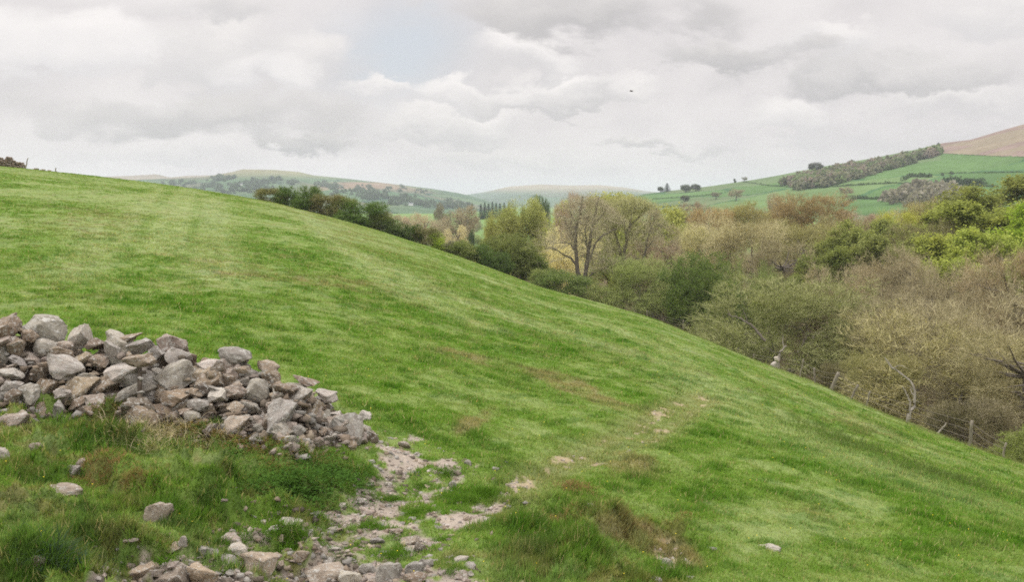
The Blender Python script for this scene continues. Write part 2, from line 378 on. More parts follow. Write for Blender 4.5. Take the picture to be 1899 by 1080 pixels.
def mat_leaf():
    m, q = new_mat('tree_leaves')
    oi = q.n('ShaderNodeObjectInfo'); ge = q.n('ShaderNodeNewGeometry'); t = q.n('ShaderNodeTexCoord')
    n = q.noise(t.outputs['Object'], .55, 3, .6)
    r = q.m('ADD', q.m('MULTIPLY', ge.outputs['Random Per Island'], .75), .62)
    c = q.mix(1.0, oi.outputs['Color'], r, 'MULTIPLY')
    c = q.mix(1.0, c, q.ramp(n, [(.25, (.80, .86, .78)), (.5, (1, 1, 1)), (.75, (1.25, 1.15, .95))]), 'MULTIPLY')
    d = q.n('ShaderNodeBsdfDiffuse'); q.put(d.inputs[0], c)
    tr = q.n('ShaderNodeBsdfTranslucent'); q.put(tr.inputs[0], q.mix(1.0, c, (1.08, 1.08, .85, 1), 'MULTIPLY'))
    x = q.n('ShaderNodeMixShader'); x.inputs[0].default_value = .42; q.put(x.inputs[1], d.outputs[0]); q.put(x.inputs[2], tr.outputs[0])
    return finish(m, q, x.outputs[0])
def mat_twig():
    m, q = new_mat('twigs')
    oi = q.n('ShaderNodeObjectInfo'); ge = q.n('ShaderNodeNewGeometry')
    c = q.mix(.66, (.31, .28, .215, 1), oi.outputs['Color'])
    c = q.mix(1.0, c, (1.3, 1.3, 1.22, 1), 'MULTIPLY')
    r = q.m('ADD', q.m('MULTIPLY', ge.outputs['Random Per Island'], .6), .72)
    c = q.mix(1.0, c, r, 'MULTIPLY')
    d = q.n('ShaderNodeBsdfDiffuse'); q.put(d.inputs[0], c)
    return finish(m, q, d.outputs[0])
def mat_bark(name, ca, cb):
    m, q = new_mat(name); t = q.n('ShaderNodeTexCoord')
    mp = q.n('ShaderNodeMapping'); mp.inputs['Scale'].default_value = (1, 1, .25); q.put(mp.inputs[0], t.outputs['Object'])
    n = q.noise(mp.outputs[0], 7, 6, .65, .5)
    p = q.n('ShaderNodeBsdfPrincipled'); q.put(p.inputs['Base Color'], q.ramp(n, [(.3, ca), (.7, cb)])); p.inputs['Roughness'].default_value = .9
    b = q.n('ShaderNodeBump'); b.inputs['Strength'].default_value = .7; b.inputs['Distance'].default_value = .05; q.put(b.inputs['Height'], n); q.put(p.inputs['Normal'], b.outputs[0])
    return finish(m, q, p.outputs[0])
def mat_stone():
    m, q = new_mat('fell_stone'); t = q.n('ShaderNodeTexCoord'); oi = q.n('ShaderNodeObjectInfo')
    off = q.n('ShaderNodeVectorMath', operation='ADD'); q.put(off.inputs[0], t.outputs['Object'])
    cm = q.n('ShaderNodeCombineXYZ'); rr = q.m('MULTIPLY', oi.outputs['Random'], 40.0)
    for i in range(3): q.put(cm.inputs[i], rr)
    q.put(off.inputs[1], cm.outputs[0]); v = off.outputs[0]
    n1 = q.noise(v, 3.2, 6, .65, .3); n2 = q.noise(v, 22, 5, .7); n3 = q.noise(v, 7.0, 6, .7, .8); n4 = q.noise(v, 70, 3, .7)
    c = q.mix(1.0, oi.outputs['Color'], q.ramp(n1, [(.25, (.62, .57, .53)), (.5, (.95, .92, .9)), (.75, (1.18, 1.13, 1.06))]), 'MULTIPLY')
    c = q.mix(q.ramp(n3, [(.53, (0, 0, 0)), (.60, (.8, .8, .8))]), c, (.50, .495, .46, 1))          # pale lichen
    c = q.mix(q.ramp(q.noise(v, 5.0, 5, .7, .4), [(.60, (0, 0, 0)), (.70, (.5, .5, .5))]), c, (.21, .135, .075, 1))   # rusty soil stain
    c = q.mix(1.0, c, q.ramp(n2, [(.3, (.70, .70, .70)), (.7, (1.22, 1.22, 1.2))]), 'MULTIPLY')
    c = q.mix(q.ramp(n4, [(.66, (0, 0, 0)), (.72, (.6, .6, .6))]), c, (.10, .09, .085, 1))
    p = q.n('ShaderNodeBsdfPrincipled'); q.put(p.inputs['Base Color'], c); p.inputs['Roughness'].default_value = .9; p.inputs['Specular IOR Level'].default_value = .25
    b = q.n('ShaderNodeBump'); b.inputs['Strength'].default_value = .75; b.inputs['Distance'].default_value = .03
    q.put(b.inputs['Height'], q.m('ADD', q.m('MULTIPLY', n2, .7), q.m('ADD', n3, q.m('MULTIPLY', n4, .25)))); q.put(p.inputs['Normal'], b.outputs[0])
    return finish(m, q, p.outputs[0])
def mat_hill():
    m, q = new_mat('hill_pasture'); a = q.n('ShaderNodeAttribute', attribute_name='col'); t = q.n('ShaderNodeTexCoord')
    n = q.noise(t.outputs['Object'], .02, 8, .65); n2 = q.noise(t.outputs['Object'], .12, 6, .7)
    f = q.m('ADD', q.m('MULTIPLY', n, .6), q.m('ADD', q.m('MULTIPLY', n2, .7), .35))
    d = q.n('ShaderNodeBsdfDiffuse'); q.put(d.inputs[0], q.mix(1.0, a.outputs['Color'], f, 'MULTIPLY'))
    return finish(m, q, d.outputs[0])
M_GROUND = mat_ground(); M_BLADE = mat_blade(); M_LEAF = mat_leaf(); M_TWIG = mat_twig(); M_STONE = mat_stone(); M_HILL = mat_hill()
M_BARK = mat_bark('bark', (.075, .060, .045), (.19, .165, .135)); M_WOOD = mat_bark('weathered_wood', (.14, .12, .09), (.28, .25, .20))
M_PALE = mat_bark('bleached_wood', (.17, .15, .12), (.34, .31, .26))

# ================================================================== ground sheet
def polar_mesh(name, azs, ds, zf, mat, colf, ring=False):
    A, D = np.meshgrid(azs, ds, indexing='ij')
    Z = zf(A, D); X = D*np.sin(A); Y = D*np.cos(A)
    V = np.stack([X, Y, Z], -1).reshape(-1, 3); col = colf(X.ravel(), Y.ravel(), Z.ravel())
    na, nd = A.shape; i = np.arange(na-1 if not ring else na)[:, None]; j = np.arange(nd-1)[None, :]
    i2 = (i+1) % na
    f = np.stack([i*nd+j, i*nd+j+1, i2*nd+j+1, i2*nd+j], -1).reshape(-1, 4)
    return mesh_np(name, V, [f], mat, col, smooth=True)
az_in = np.linspace(-.56, .56, 900)
az_out = np.linspace(.56, 2*math.pi-.56, 120)[1:-1]
azs = np.concatenate([az_in, az_out]); azs = np.where(azs > math.pi, azs-2*math.pi, azs)
ds = np.concatenate([[.05, 1.5, 3, 4.5], np.geomspace(5.5, 30, 330), np.geomspace(30, 180, 170)[1:], np.geomspace(180, 6800, 90)[1:]])
def gcol(x, y, z):
    c, bare, lush, b = cover(x, y, z)
    d = np.hypot(x, y); az = np.arctan2(x, y); D = np.interp(np.clip(az, -1.1, 1.1), _ax, TD)
    c = c*(.80+.2*bare[:, None])
    wood = L3((.105, .080, .045)) + .0*c; floor = L3((.12, .20, .06))+0*c
    w = sst(d, D+3, D+12)[:, None]; w2 = sst(d, 260, 340)[:, None]
    pat = fbm(x/120, y/120, 91, 3)[:, None]
    floor = floor*(.7+.7*pat)
    return (c*(1-w)+wood*w)*(1-w2)+floor*w2
me = polar_mesh('ground', azs, ds, ground_z, M_GROUND, gcol, ring=True)
tag(obj('ground', me), kind='structure')

# ================================================================== grass blades (nobody could count them)
rng = np.random.default_rng(7)
def in_pile(x, y):
    px, row = proj(x, y, np.full(np.shape(x), -3.3)); return (seg_dist(x, y, PILE_CORE) < .8) & (px < 640)
_pb = PILE_BASE
PILE_CORE = [(p[0]*1.09, p[1]*1.09) for p in _pb]
def blades(name, N, dlo, dhi, azr, label, hmul=1.0, seed=1, mask=None, wmul=1.0):
    r = np.random.default_rng(seed)
    d = dlo*(dhi/dlo)**r.random(N); az = (r.random(N)*2-1)*azr
    D = np.interp(az, _ax, TD); k = d < D*1.12; d = d[k]; az = az[k]
    x = d*np.sin(az); y = d*np.cos(az); z = ground_z(az, d)
    c, bare, lush, b = cover(x, y, z)
    keep = r.random(len(x)) > bare*1.08
    if mask is not None: keep &= mask(x, y, z, r)
    keep &= ~((d < 20) & in_pile(x, y))
    x, y, z, c, lush, b, d, bare = [v[keep] for v in (x, y, z, c, lush, b, d, bare)]
    n = len(x)
    tus = sst(fbm(x/.42, y/.30, 81, 3, .6), .50, .70)
    h = (.022+.035*lush+.06*tus*lush+.05*b*tus+.012*b)*(.6+.8*r.random(n))*hmul*(1+.5*sst(d, 30, 110))
    h = h*np.where(bare > .3, .6, 1)
    w = .0055*wmul*(d/8)**.85*(.7+.6*r.random(n))
    a = r.random(n)*2*math.pi; wd = np.stack([np.cos(a), np.sin(a), 0*a], -1)
    # blades lean with the wind and at random
    lean = np.stack([.25+r.normal(0, .42, n), r.normal(0, .42, n), np.ones(n)], -1)
    lean /= np.linalg.norm(lean, axis=1)[:, None]
    P = np.stack([x, y, z-.008], -1)
    V = np.empty((n, 3, 3)); V[:, 0] = P-wd*w[:, None]; V[:, 1] = P+wd*w[:, None]; V[:, 2] = P+lean*h[:, None]
    br = (.72+.62*r.random(n))[:, None]
    dry = (r.random(n) < .07)[:, None]
    c = np.where(dry, L3((.36, .32, .15)), c)*br*1.12
    hue = r.normal(0, .05, n)[:, None]; c = c*(1+hue*np.array([1, 0, -.4]))
    cc = np.repeat(c[:, None, :], 3, 1)
    me = mesh_np(name, V.reshape(-1, 3), [np.arange(3*n).reshape(-1, 3)], M_BLADE, cc.reshape(-1, 3))
    return tag(obj(name, me), label, 'grass', kind='stuff')
blades('grass', 1500000, 6.2, 150, .56, 'short green pasture grass over the whole slope', seed=3)
blades('long_grass', 190000, 6.6, 16, .56, 'rough tussocky grass on the bank below the stones', 1.0, 5, lambda x, y, z, r: (bank_mask(x, y) > .35) & (fbm(x/.35, y/.35, 99, 3, .6) > .47), 1.15)

# ================================================================== hills and far valley
def make_hill(name, crest, Dc, d0, zf0, pw, colf, naz=420, nd=110, amp=4.0, seed=0, back=1.5, label=None):
    A = [az_tan(p[0], p[1]) for p in crest]; ca = np.array([a[0] for a in A]); ct = np.array([a[1] for a in A])
    def zf(az, d):
        t = np.interp(az, ca, ct); zc = t*Dc
        u = np.clip((d-d0)/(Dc-d0), 0, 1)
        z = zf0+(zc-zf0)*(u**pw)
        x = d*np.sin(az); y = d*np.cos(az)
        bump = (fbm(x/(Dc*.06), y/(Dc*.06), seed, 4)-.5)*amp*np.sin(np.pi*u)
        z = z+bump
        return np.where(d > Dc, zc-(d-Dc)*.25, z)
    azs = np.linspace(ca[0], ca[-1], naz); ds = np.concatenate([np.linspace(d0, Dc, nd), Dc*np.linspace(1.01, back, 8)])
    me = polar_mesh(name, azs, ds, zf, M_HILL, colf)
    return tag(obj(name, me), kind='structure'), zf
def fields(x, y, s, seed, pal, edge=.06, edgec=(.05, .07, .05)):
    """irregular enclosures: nearest-seed cells with hedged edges"""
    gx_ = x/s; gy_ = y/(s*1.0); ix = np.floor(gx_); iy = np.floor(gy_)
    b1 = np.full(x.shape, 9.); b2 = np.full(x.shape, 9.); cid = np.zeros(x.shape)
    for ox in (-1, 0, 1):
        for oy in (-1, 0, 1):
            cx = ix+ox; cy = iy+oy
            sx = cx+.15+.7*hash2(cx, cy, seed); sy = cy+.15+.7*hash2(cx, cy, seed+5)
            dd = np.abs(gx_-sx)+np.abs(gy_-sy)*.9+.25*np.hypot(gx_-sx, gy_-sy)
            c = hash2(cx, cy, seed+9)
            m = dd < b1
            b2 = np.where(m, b1, np.minimum(b2, dd)); cid = np.where(m, c, cid); b1 = np.where(m, dd, b1)
    k = (cid*len(pal)).astype(int) % len(pal); rgb = np.array(pal)[k]
    e = (b2-b1) < edge
    return np.where(e[:, None], L3(edgec), rgb)
PALR = [(.085, .150, .055), (.095, .162, .06), (.115, .175, .07), (.08, .14, .06), (.12, .16, .08)]
def inpoly(px, row, P):
    ins = np.zeros(np.shape(px), bool); n = len(P)
    for i in range(n):
        x1, y1 = P[i]; x2, y2 = P[(i+1) % n]
        c = ((y1 > row) != (y2 > row)) & (px < (x2-x1)*(row-y1)/(y2-y1+1e-9)+x1); ins ^= c
    return ins
MOOR = [(1741, 200), (1741, 284), (1800, 287), (1860, 290), (2400, 296), (2400, 100)]
def colR(x, y, z):
    px, row = proj(x, y, z)
    c = fields(x, y, 190, 12, PALR, .05, (.06, .12, .055))
    n = fbm(x/60, y/60, 21, 4)[:, None]
    c = c*(.8+.4*n)
    # rough olive hill flank above the fields
    fl = ((row < 346) & (px < 1745))
    c = np.where((fl & (row < 352-(px-1250)*.14+14))[:, None], L3((.12, .17, .08))*(.8+.4*n), c)
    m = inpoly(px, row, MOOR)
    moor = L3((.205, .155, .132))*(.75+.5*fbm(x/35, y/35, 23, 4)[:, None])
    moor = np.where((fbm(x/90, y/90, 25, 4) > .56)[:, None], L3((.215, .18, .13)), moor)
    return np.where(m[:, None], moor, c)
hillR, zR = make_hill('hill', [(1100, 400), (1150, 372), (1195, 360), (1250, 353), (1320, 345), (1400, 333), (1450, 324), (1520, 310), (1620, 293), (1700, 277), (1750, 265), (1800, 259), (1850, 244), (1899, 230), (2000, 218), (2500, 235)],
                      1250, 330, -31, 1.25, colR, 520, 160, 12, 3)
def colL(x, y, z):
    px, row = proj(x, y, z)
    c = fields(x, y, 260, 33, [(.075, .125, .07), (.085, .135, .075), (.10, .145, .08), (.115, .125, .085), (.07, .11, .068)], .07, (.04, .07, .05))
    n = fbm(x/200, y/200, 35, 4)
    top = sst(row, 345, 322)[:, None] if False else (1-sst(row, 318, 336))[:, None]
    c = c+(L3((.24, .22, .13))-c)*(top*.8)
    br = sst(fbm(x/330, y/330, 37, 3), .52, .62)[:, None]*blob(px, row, 670, 352, 90, 22)[:, None]*1.2
    c = c+(L3((.26, .18, .13))-c)*np.clip(br, 0, .8)
    return c*(.8+.4*n[:, None])
hillL, zL = make_hill('hill', [(-300, 380), (150, 334), (240, 334), (320, 331), (380, 328), (430, 319), (450, 314), (510, 315), (555, 319), (580, 325), (640, 331), (700, 338), (760, 345), (800, 350), (850, 358), (890, 368), (940, 384), (1100, 410)],
                      2900, 900, -40, 1.3, colL, 480, 120, 30, 41)
def colM(x, y, z):
    c = fields(x, y, 420, 63, [(.09, .135, .085), (.115, .135, .095), (.09, .125, .085)], .06, (.06, .09, .06))
    n = fbm(x/500, y/500, 65, 4)[:, None]
    px, row = proj(x, y, z); t = (1-sst(row, 346, 362))[:, None]
    return (c+(L3((.25, .21, .15))-c)*t)*(.8+.4*n)
hillM, zM = make_hill('hill', [(700, 385), (860, 362), (900, 356), (945, 346), (1000, 342), (1060, 344), (1110, 343), (1160, 348), (1195, 354), (1300, 366), (1500, 380)], 4600, 2400, -45, 1.2, colM, 300, 80, 40, 61)
hillS, zS = make_hill('hill', [(100, 340), (185, 328), (240, 326), (290, 323), (315, 329), (345, 326), (385, 325), (440, 330), (520, 345)], 4200, 2800, 20, 1.2, colM, 240, 50, 30, 67)

# ================================================================== vegetation builders
def tubes(P, R, k):
    """P (N,S,3), R (N,S)"""
    N, S, _ = P.shape
    T = np.gradient(P, axis=1); T /= np.linalg.norm(T, axis=2, keepdims=True)+1e-9
    ref = np.where(np.abs(T[..., 2:3]) > .9, np.array([1., 0, 0]), np.array([0., 0, 1.]))
    U = np.cross(T, ref); U /= np.linalg.norm(U, axis=2, keepdims=True)+1e-9; W = np.cross(T, U)
    a = np.arange(k)*2*math.pi/k
    ring = P[:, :, None, :]+R[:, :, None, None]*(np.cos(a)[:, None]*U[:, :, None, :]+np.sin(a)[:, None]*W[:, :, None, :])
    V = ring.reshape(-1, 3)
    n = np.arange(N)[:, None, None]; s = np.arange(S-1)[None, :, None]; q = np.arange(k)[None, None, :]; q2 = (q+1) % k
    b = n*S*k
    f = np.stack([b+s*k+q+0*s, b+s*k+q2, b+(s+1)*k+q2, b+(s+1)*k+q], -1).reshape(-1, 4)
    return V, f
def bez(P0, P1, up, rnd, S, r):
    L = np.linalg.norm(P1-P0, axis=1, keepdims=True)
    c = P0+.45*(P1-P0)+L*up+r.normal(0, 1, P0.shape)*L*rnd
    t = np.linspace(0, 1, S)[None, :, None]
    Q = (1-t)**2*P0[:, None]+2*t*(1-t)*c[:, None]+t*t*P1[:, None]
    j = r.normal(0, 1, Q.shape)*L[:, :, None]*rnd*.22; j[:, 0] = 0; j[:, -1] = 0
    return Q+j
def connect(nodes, nrad, pts, r, zpen=.6, cpen=.25):
    out = np.empty(len(pts), int)
    ax = np.hypot(nodes[:, 0], nodes[:, 1])
    for s in range(0, len(pts), 800):
        p = pts[s:s+800]; dd = p[:, None]-nodes[None]
        c = np.linalg.norm(dd, axis=2)+zpen*np.maximum(-dd[..., 2], 0)+cpen*np.maximum(ax[None]-np.hypot(p[:, 0], p[:, 1])[:, None], 0)*2
        out[s:s+800] = np.argmin(c, 1)
    return out
def gen_tree(seed, H=12., R=5., cb=.25, nl=9, n2=45, n3=380, n4=2600, n5=14000, nleaf=4000, ls=.14, flat=.0, lobes=14, lob=.42, trunk=.022,
             trunks=1, twl=.6, tww=.0095, leafspread=.3, squash=1.0, fork=.5, spread0=0., l1r=.6, low=False):
    n5 = int(n5*1.7); nleaf = int(nleaf*1.7); ls *= .78
    r = np.random.default_rng(seed)
    zc = H*(1+cb)/2; a = R; c = H*(1-cb)/2
    lc = r.normal(0, 1, (lobes, 3)); lc /= np.linalg.norm(lc, axis=1)[:, None]; lc[:, 2] = np.abs(lc[:, 2])*1.0-.35*(r.random(lobes) < .4)
    if low: lc[:, 2] = r.uniform(-.85, .9, lobes); hh = np.sqrt(1-lc[:, 2]**2*.8); aa = r.random(lobes)*6.28; lc[:, 0] = np.cos(aa)*hh; lc[:, 1] = np.sin(aa)*hh
    lc *= (.45+.25*r.random(lobes))[:, None]; lr = lob*(.7+.5*r.random(lobes))
    def samp(n, sc, shell=.45):
        k = r.integers(0, lobes, n); v = r.normal(0, 1, (n, 3)); v /= np.linalg.norm(v, axis=1)[:, None]; v *= (r.random(n)**shell)[:, None]
        q = (lc[k]+v*lr[k][:, None])*sc
        q *= np.array([a, a, c*squash]); q[:, 2] += zc
        q[:, 2] = np.maximum(q[:, 2], .03*H+.02*H*r.random(n)); return q
    tV = []; tF = []; off = 0
    def addt(P, Rr, k, store):
        nonlocal off
        V, f = tubes(P, Rr, k); store[0].append(V); store[1].append(f+store[2]); store[2] += len(V)
    TR = [[], [], 0]; CR = [[], [], 0]
    nodes = []; rads = []
    for t in range(trunks):
        an = 2*math.pi*t/max(trunks, 1)+r.random()
        base = np.array([math.cos(an), math.sin(an), 0])*(spread0*.3 if trunks > 1 else 0)
        top = np.array([math.cos(an)*R*(.30 if trunks > 1 else .06), math.sin(an)*R*(.30 if trunks > 1 else .06), H*(fork+.12*r.random())])
        S = 9; P = bez(base[None], top[None], np.array([0, 0, .05]), .05, S, r); P[:, 0, 2] = -.8
        rr = H*trunk*np.linspace(1.15, .45 if fork < .6 else .08, S)[None]/(trunks**.4); rr[:, 0] *= 1.35
        addt(P, rr, 7, TR); nodes.append(P[0, 3:]); rads.append(rr[0, 3:])
    nodes = np.concatenate(nodes); rads = np.concatenate(rads)
    def level(pts, nodes, rads, rr0, taper, up, rnd, S, k, store, **kw):
        i = connect(nodes, rads, pts, r, **kw); P0 = nodes[i]
        P = bez(P0, pts, np.array([0, 0, up]), rnd, S, r)
        r0 = np.minimum(rr0*(.8+.4*r.random(len(pts))), rads[i]*.85)
        Rr = r0[:, None]*np.linspace(1, taper, S)[None]
        addt(P, Rr, k, store)
        return P[:, 1:].reshape(-1, 3), Rr[:, 1:].ravel()
    rt = H*trunk
    nA, rA = level(samp(nl, l1r, .7), nodes, rads, rt*.5, .35, -.02, .10, 8, 6, TR)
    nodesA = np.concatenate([nodes[-3:], nA]); radsA = np.concatenate([rads[-3:], rA])
    nB, rB = level(samp(n2, .8, .5), nodesA, radsA, rt*.24, .3, .04, .10, 6, 4, TR)
    nodesB = np.concatenate([nA, nB]); radsB = np.concatenate([rA, rB])
    nC, rC = level(samp(n3, .93, .4), nodesB, radsB, max(rt*.08, .017), .4, .04, .08, 5, 3, CR)
    nD, rD = level(samp(n4, 1., .35), nC, rC, .0105, .5, .03, .08, 4, 3, CR)
    # finest twigs
    k = r.integers(0, len(nD), n5); B = nD[k]
    o = (B-np.array([0, 0, zc*.8]))/np.array([a, a, c]); o /= np.linalg.norm(o, axis=1)[:, None]+1e-6
    dr = o*.7+r.normal(0, .55, (n5, 3)); dr[:, 2] += .25; dr /= np.linalg.norm(dr, axis=1)[:, None]
    ln = twl*(.5+r.random(n5)); E = B+dr*ln[:, None]
    sd_ = np.cross(dr, r.normal(0, 1, (n5, 3))); sd_ /= np.linalg.norm(sd_, axis=1)[:, None]+1e-6
    V5 = np.stack([B-sd_*tww, B+sd_*tww, E], 1).reshape(-1, 3)
    V, f4 = np.concatenate(CR[0]), np.concatenate(CR[1]); n0 = len(V)
    f3 = np.arange(3*n5).reshape(-1, 3)+n0
    # leaves
    kk = r.integers(0, n5, nleaf); tt = r.random(nleaf)[:, None]
    Lc = B[kk]*(1-tt)+E[kk]*tt+r.normal(0, leafspread*.35, (nleaf, 3))
    N = r.normal(0, 1, (nleaf, 3)); N[:, 2] = N[:, 2]*(1-flat)+flat*2.0; N /= np.linalg.norm(N, axis=1)[:, None]
    U = np.cross(N, r.normal(0, 1, (nleaf, 3))); U /= np.linalg.norm(U, axis=1)[:, None]+1e-6; W = np.cross(N, U)
    s = (ls*(.6+.8*r.random(nleaf)))[:, None]
    VL = np.stack([Lc-U*s*.5, Lc+W*s*.32, Lc+U*s*.5, Lc-W*s*.32], 1).reshape(-1, 3)
    fL = np.arange(4*nleaf).reshape(-1, 4)+n0+3*n5
    VV = np.concatenate([V, V5, VL])
    mi = np.concatenate([np.zeros(len(f4)), np.zeros(len(f3)), np.ones(len(fL))])
    crown = mesh_np('crown', VV, [f4, f3, fL], [M_TWIG, M_LEAF], midx=mi)
    trunkm = mesh_np('trunk', np.concatenate(TR[0]), [np.concatenate(TR[1])], M_BARK, smooth=True)
    ext = np.percentile(np.hypot(VV[:, 0], VV[:, 1]), 97); top = np.percentile(VV[:, 2], 99.7)
    return dict(crown=crown, trunk=trunkm, R=ext, H=top)
def gen_conifer(seed, H=14., R=2.6, n=7000):
    r = np.random.default_rng(seed)
    z = H*(.08+.92*r.random(n)**1.15); lay = np.floor(z/H*16)/16*H+.3*r.random(n)
    rad = R*(1-lay/H)**.8*(r.random(n)**.4)*(.75+.4*np.sin(lay*9)**2); a = r.random(n)*2*math.pi
    P = np.stack([rad*np.cos(a), rad*np.sin(a), lay-rad*.25], -1)
    U = np.stack([np.cos(a), np.sin(a), -.35+0*a], -1)+r.normal(0, .3, (n, 3)); W = np.stack([-np.sin(a), np.cos(a), 0*a], -1)+r.normal(0, .3, (n, 3))
    V = np.stack([P-U*.3, P+W*.12, P+U*.35, P-W*.12], 1).reshape(-1, 3)
    crown = mesh_np('crown', V, [np.arange(4*n).reshape(-1, 4)], [M_LEAF])
    Pt = np.zeros((1, 6, 3)); Pt[0, :, 2] = np.linspace(-.8, H, 6)
    tV, tF = tubes(Pt, np.linspace(.22, .03, 6)[None], 6)
    return dict(crown=crown, trunk=mesh_np('trunk', tV, [tF], M_BARK), R=R, H=H)
K = {}
K['bare0'] = gen_tree(lob=.33, low=True, seed=11, l1r=.78, n4=2600, n5=13000, trunk=.03, nleaf=9000, ls=.085, cb=.2)
K['bare1'] = gen_tree(lob=.33, low=True, seed=12, l1r=.78, n4=2600, n5=13000, trunk=.03, nleaf=9000, ls=.085, cb=.15, lobes=18, R=5.5, trunks=2, spread0=.8, fork=.4)
K['bare2'] = gen_tree(lob=.33, low=True, seed=13, l1r=.78, H=13, R=5., n4=2400, n5=13000, trunk=.03, nleaf=6000, ls=.085, cb=.28, lobes=12, nl=12)
K['bud0'] = gen_tree(low=True, lob=.36, seed=21, n4=2600, n5=14000, nleaf=12000, ls=.13, cb=.2, lobes=16)
K['bud1'] = gen_tree(low=True, lob=.36, seed=22, n4=2600, n5=14000, nleaf=12000, ls=.13, cb=.15, lobes=20, R=5.6, nl=12)
K['airy'] = gen_tree(23, H=13, R=4.4, n3=260, n4=1300, n5=5500, nleaf=5500, ls=.13, cb=.30, lobes=11, lob=.36, nl=9, trunk=.026, fork=.4)
K['leafy0'] = gen_tree(low=True, seed=31, H=14, R=6.5, n4=1500, n5=7000, nleaf=34000, ls=.27, flat=.55, cb=.12, lobes=34, lob=.25, twl=.55, leafspread=.35)
K['leafy1'] = gen_tree(low=True, seed=32, H=13, R=6.0, n4=1500, n5=7000, nleaf=32000, ls=.25, flat=.55, cb=.15, lobes=30, lob=.27, twl=.55, leafspread=.35)
K['poplar'] = gen_tree(41, H=14, R=3.3, n4=2200, n5=9000, nleaf=15000, ls=.16, cb=.06, lobes=22, lob=.34, fork=.75, twl=.5, trunk=.018)
K['willow0'] = gen_tree(low=True, seed=51, H=9, R=5.5, n3=420, n4=3200, n5=22000, nleaf=15000, ls=.11, cb=-.15, lobes=30, lob=.30, trunks=4, spread0=1.4, fork=.3, trunk=.018, twl=.5)
K['willow1'] = gen_tree(low=True, seed=52, H=9, R=5.0, n3=420, n4=3200, n5=20000, nleaf=14000, ls=.11, cb=-.2, lobes=28, lob=.31, trunks=4, spread0=1.2, fork=.3, trunk=.018, twl=.5)
K['bushy0'] = gen_tree(low=True, seed=61, H=9, R=4.2, n4=2200, n5=12000, nleaf=34000, ls=.15, cb=-.05, lobes=26, lob=.34, trunks=3, spread0=1., fork=.35, twl=.45)
K['thorn0'] = gen_tree(low=True, seed=71, H=3.2, R=2.0, nl=8, n2=30, n3=200, n4=1200, n5=6000, nleaf=11000, ls=.095, cb=-.2, lobes=18, lob=.36, trunks=3, spread0=.5, fork=.3, twl=.3, tww=.007, leafspread=.15, trunk=.02)
K['thorn1'] = gen_tree(low=True, seed=72, H=3.0, R=2.2, nl=8, n2=30, n3=200, n4=1200, n5=7000, nleaf=8000, ls=.09, cb=-.2, lobes=15, lob=.38, trunks=4, spread0=.6, fork=.3, twl=.32, tww=.007, leafspread=.15, trunk=.02)
K['conifer'] = gen_conifer(81)

used = {}
def plant(kind, name, x, y, zb, h, w, colr, label, cat, group=None, rot=None, seedr=[0]):
    k = K[kind]; seedr[0] += 1; rr = random.Random(seedr[0]*7+3)
    root = bpy.data.objects.new(name, None); C.objects.link(root)
    root.empty_display_size = .3
    root.location = (x, y, zb-.15); root.rotation_euler = (0, 0, rr.random()*6.28 if rot is None else rot)
    w = w*(1.22 if kind[:5] == 'leafy' else 1); jv = rr.uniform(.84, 1.18); colr = tuple(c*jv for c in colr)
    sxy = w/2/k['R']; root.scale = (sxy, sxy, h/k['H'])
    tag(root, label, cat, group)
    for p in ('trunk', 'crown'):
        o = bpy.data.objects.new(p, k[p]); C.objects.link(o); o.parent = root; o.color = (colr[0]*1.2, colr[1]*1.27, colr[2]*1.05, 1) if kind[:2] == 'ba' else (colr[0]*1.2, colr[1]*1.22, colr[2]*1.1, 1)
    return root
def plant_px(kind, name, px, rtop, wpx, d, colr, label, cat, group=None, rot=None, zf=None, rbase=None):
    az, t = az_tan(px, rtop); x = d*math.sin(az); y = d*math.cos(az)
    zb = float((zf or base_z)(np.array([az]), np.array([float(d)]))[0])
    if rbase is not None: _, tb = az_tan(px, rbase); zb = min(zb, tb*d) if zb < tb*d-6 else zb
    h = max(t*d-zb, .5); w = wpx*d/F
    return plant(kind, name, x, y, zb, h, w, colr, label, cat, group, rot)
# colours of crowns (linear)
GB = (.24, .205, .135)      # grey-brown twigs
OB = (.210, .195, .085)      # olive-brown buds
OL = (.165, .200, .060)      # olive leaves
DG = (.075, .130, .028)      # dark green
YG = (.300, .400, .060)      # yellow-green
LM = (.230, .300, .040)      # lime green
PK = (.29, .23, .195)      # pinkish-brown
CR_ = (.62, .57, .36)     # cream catkins
RU = (.29, .215, .10)      # rusty
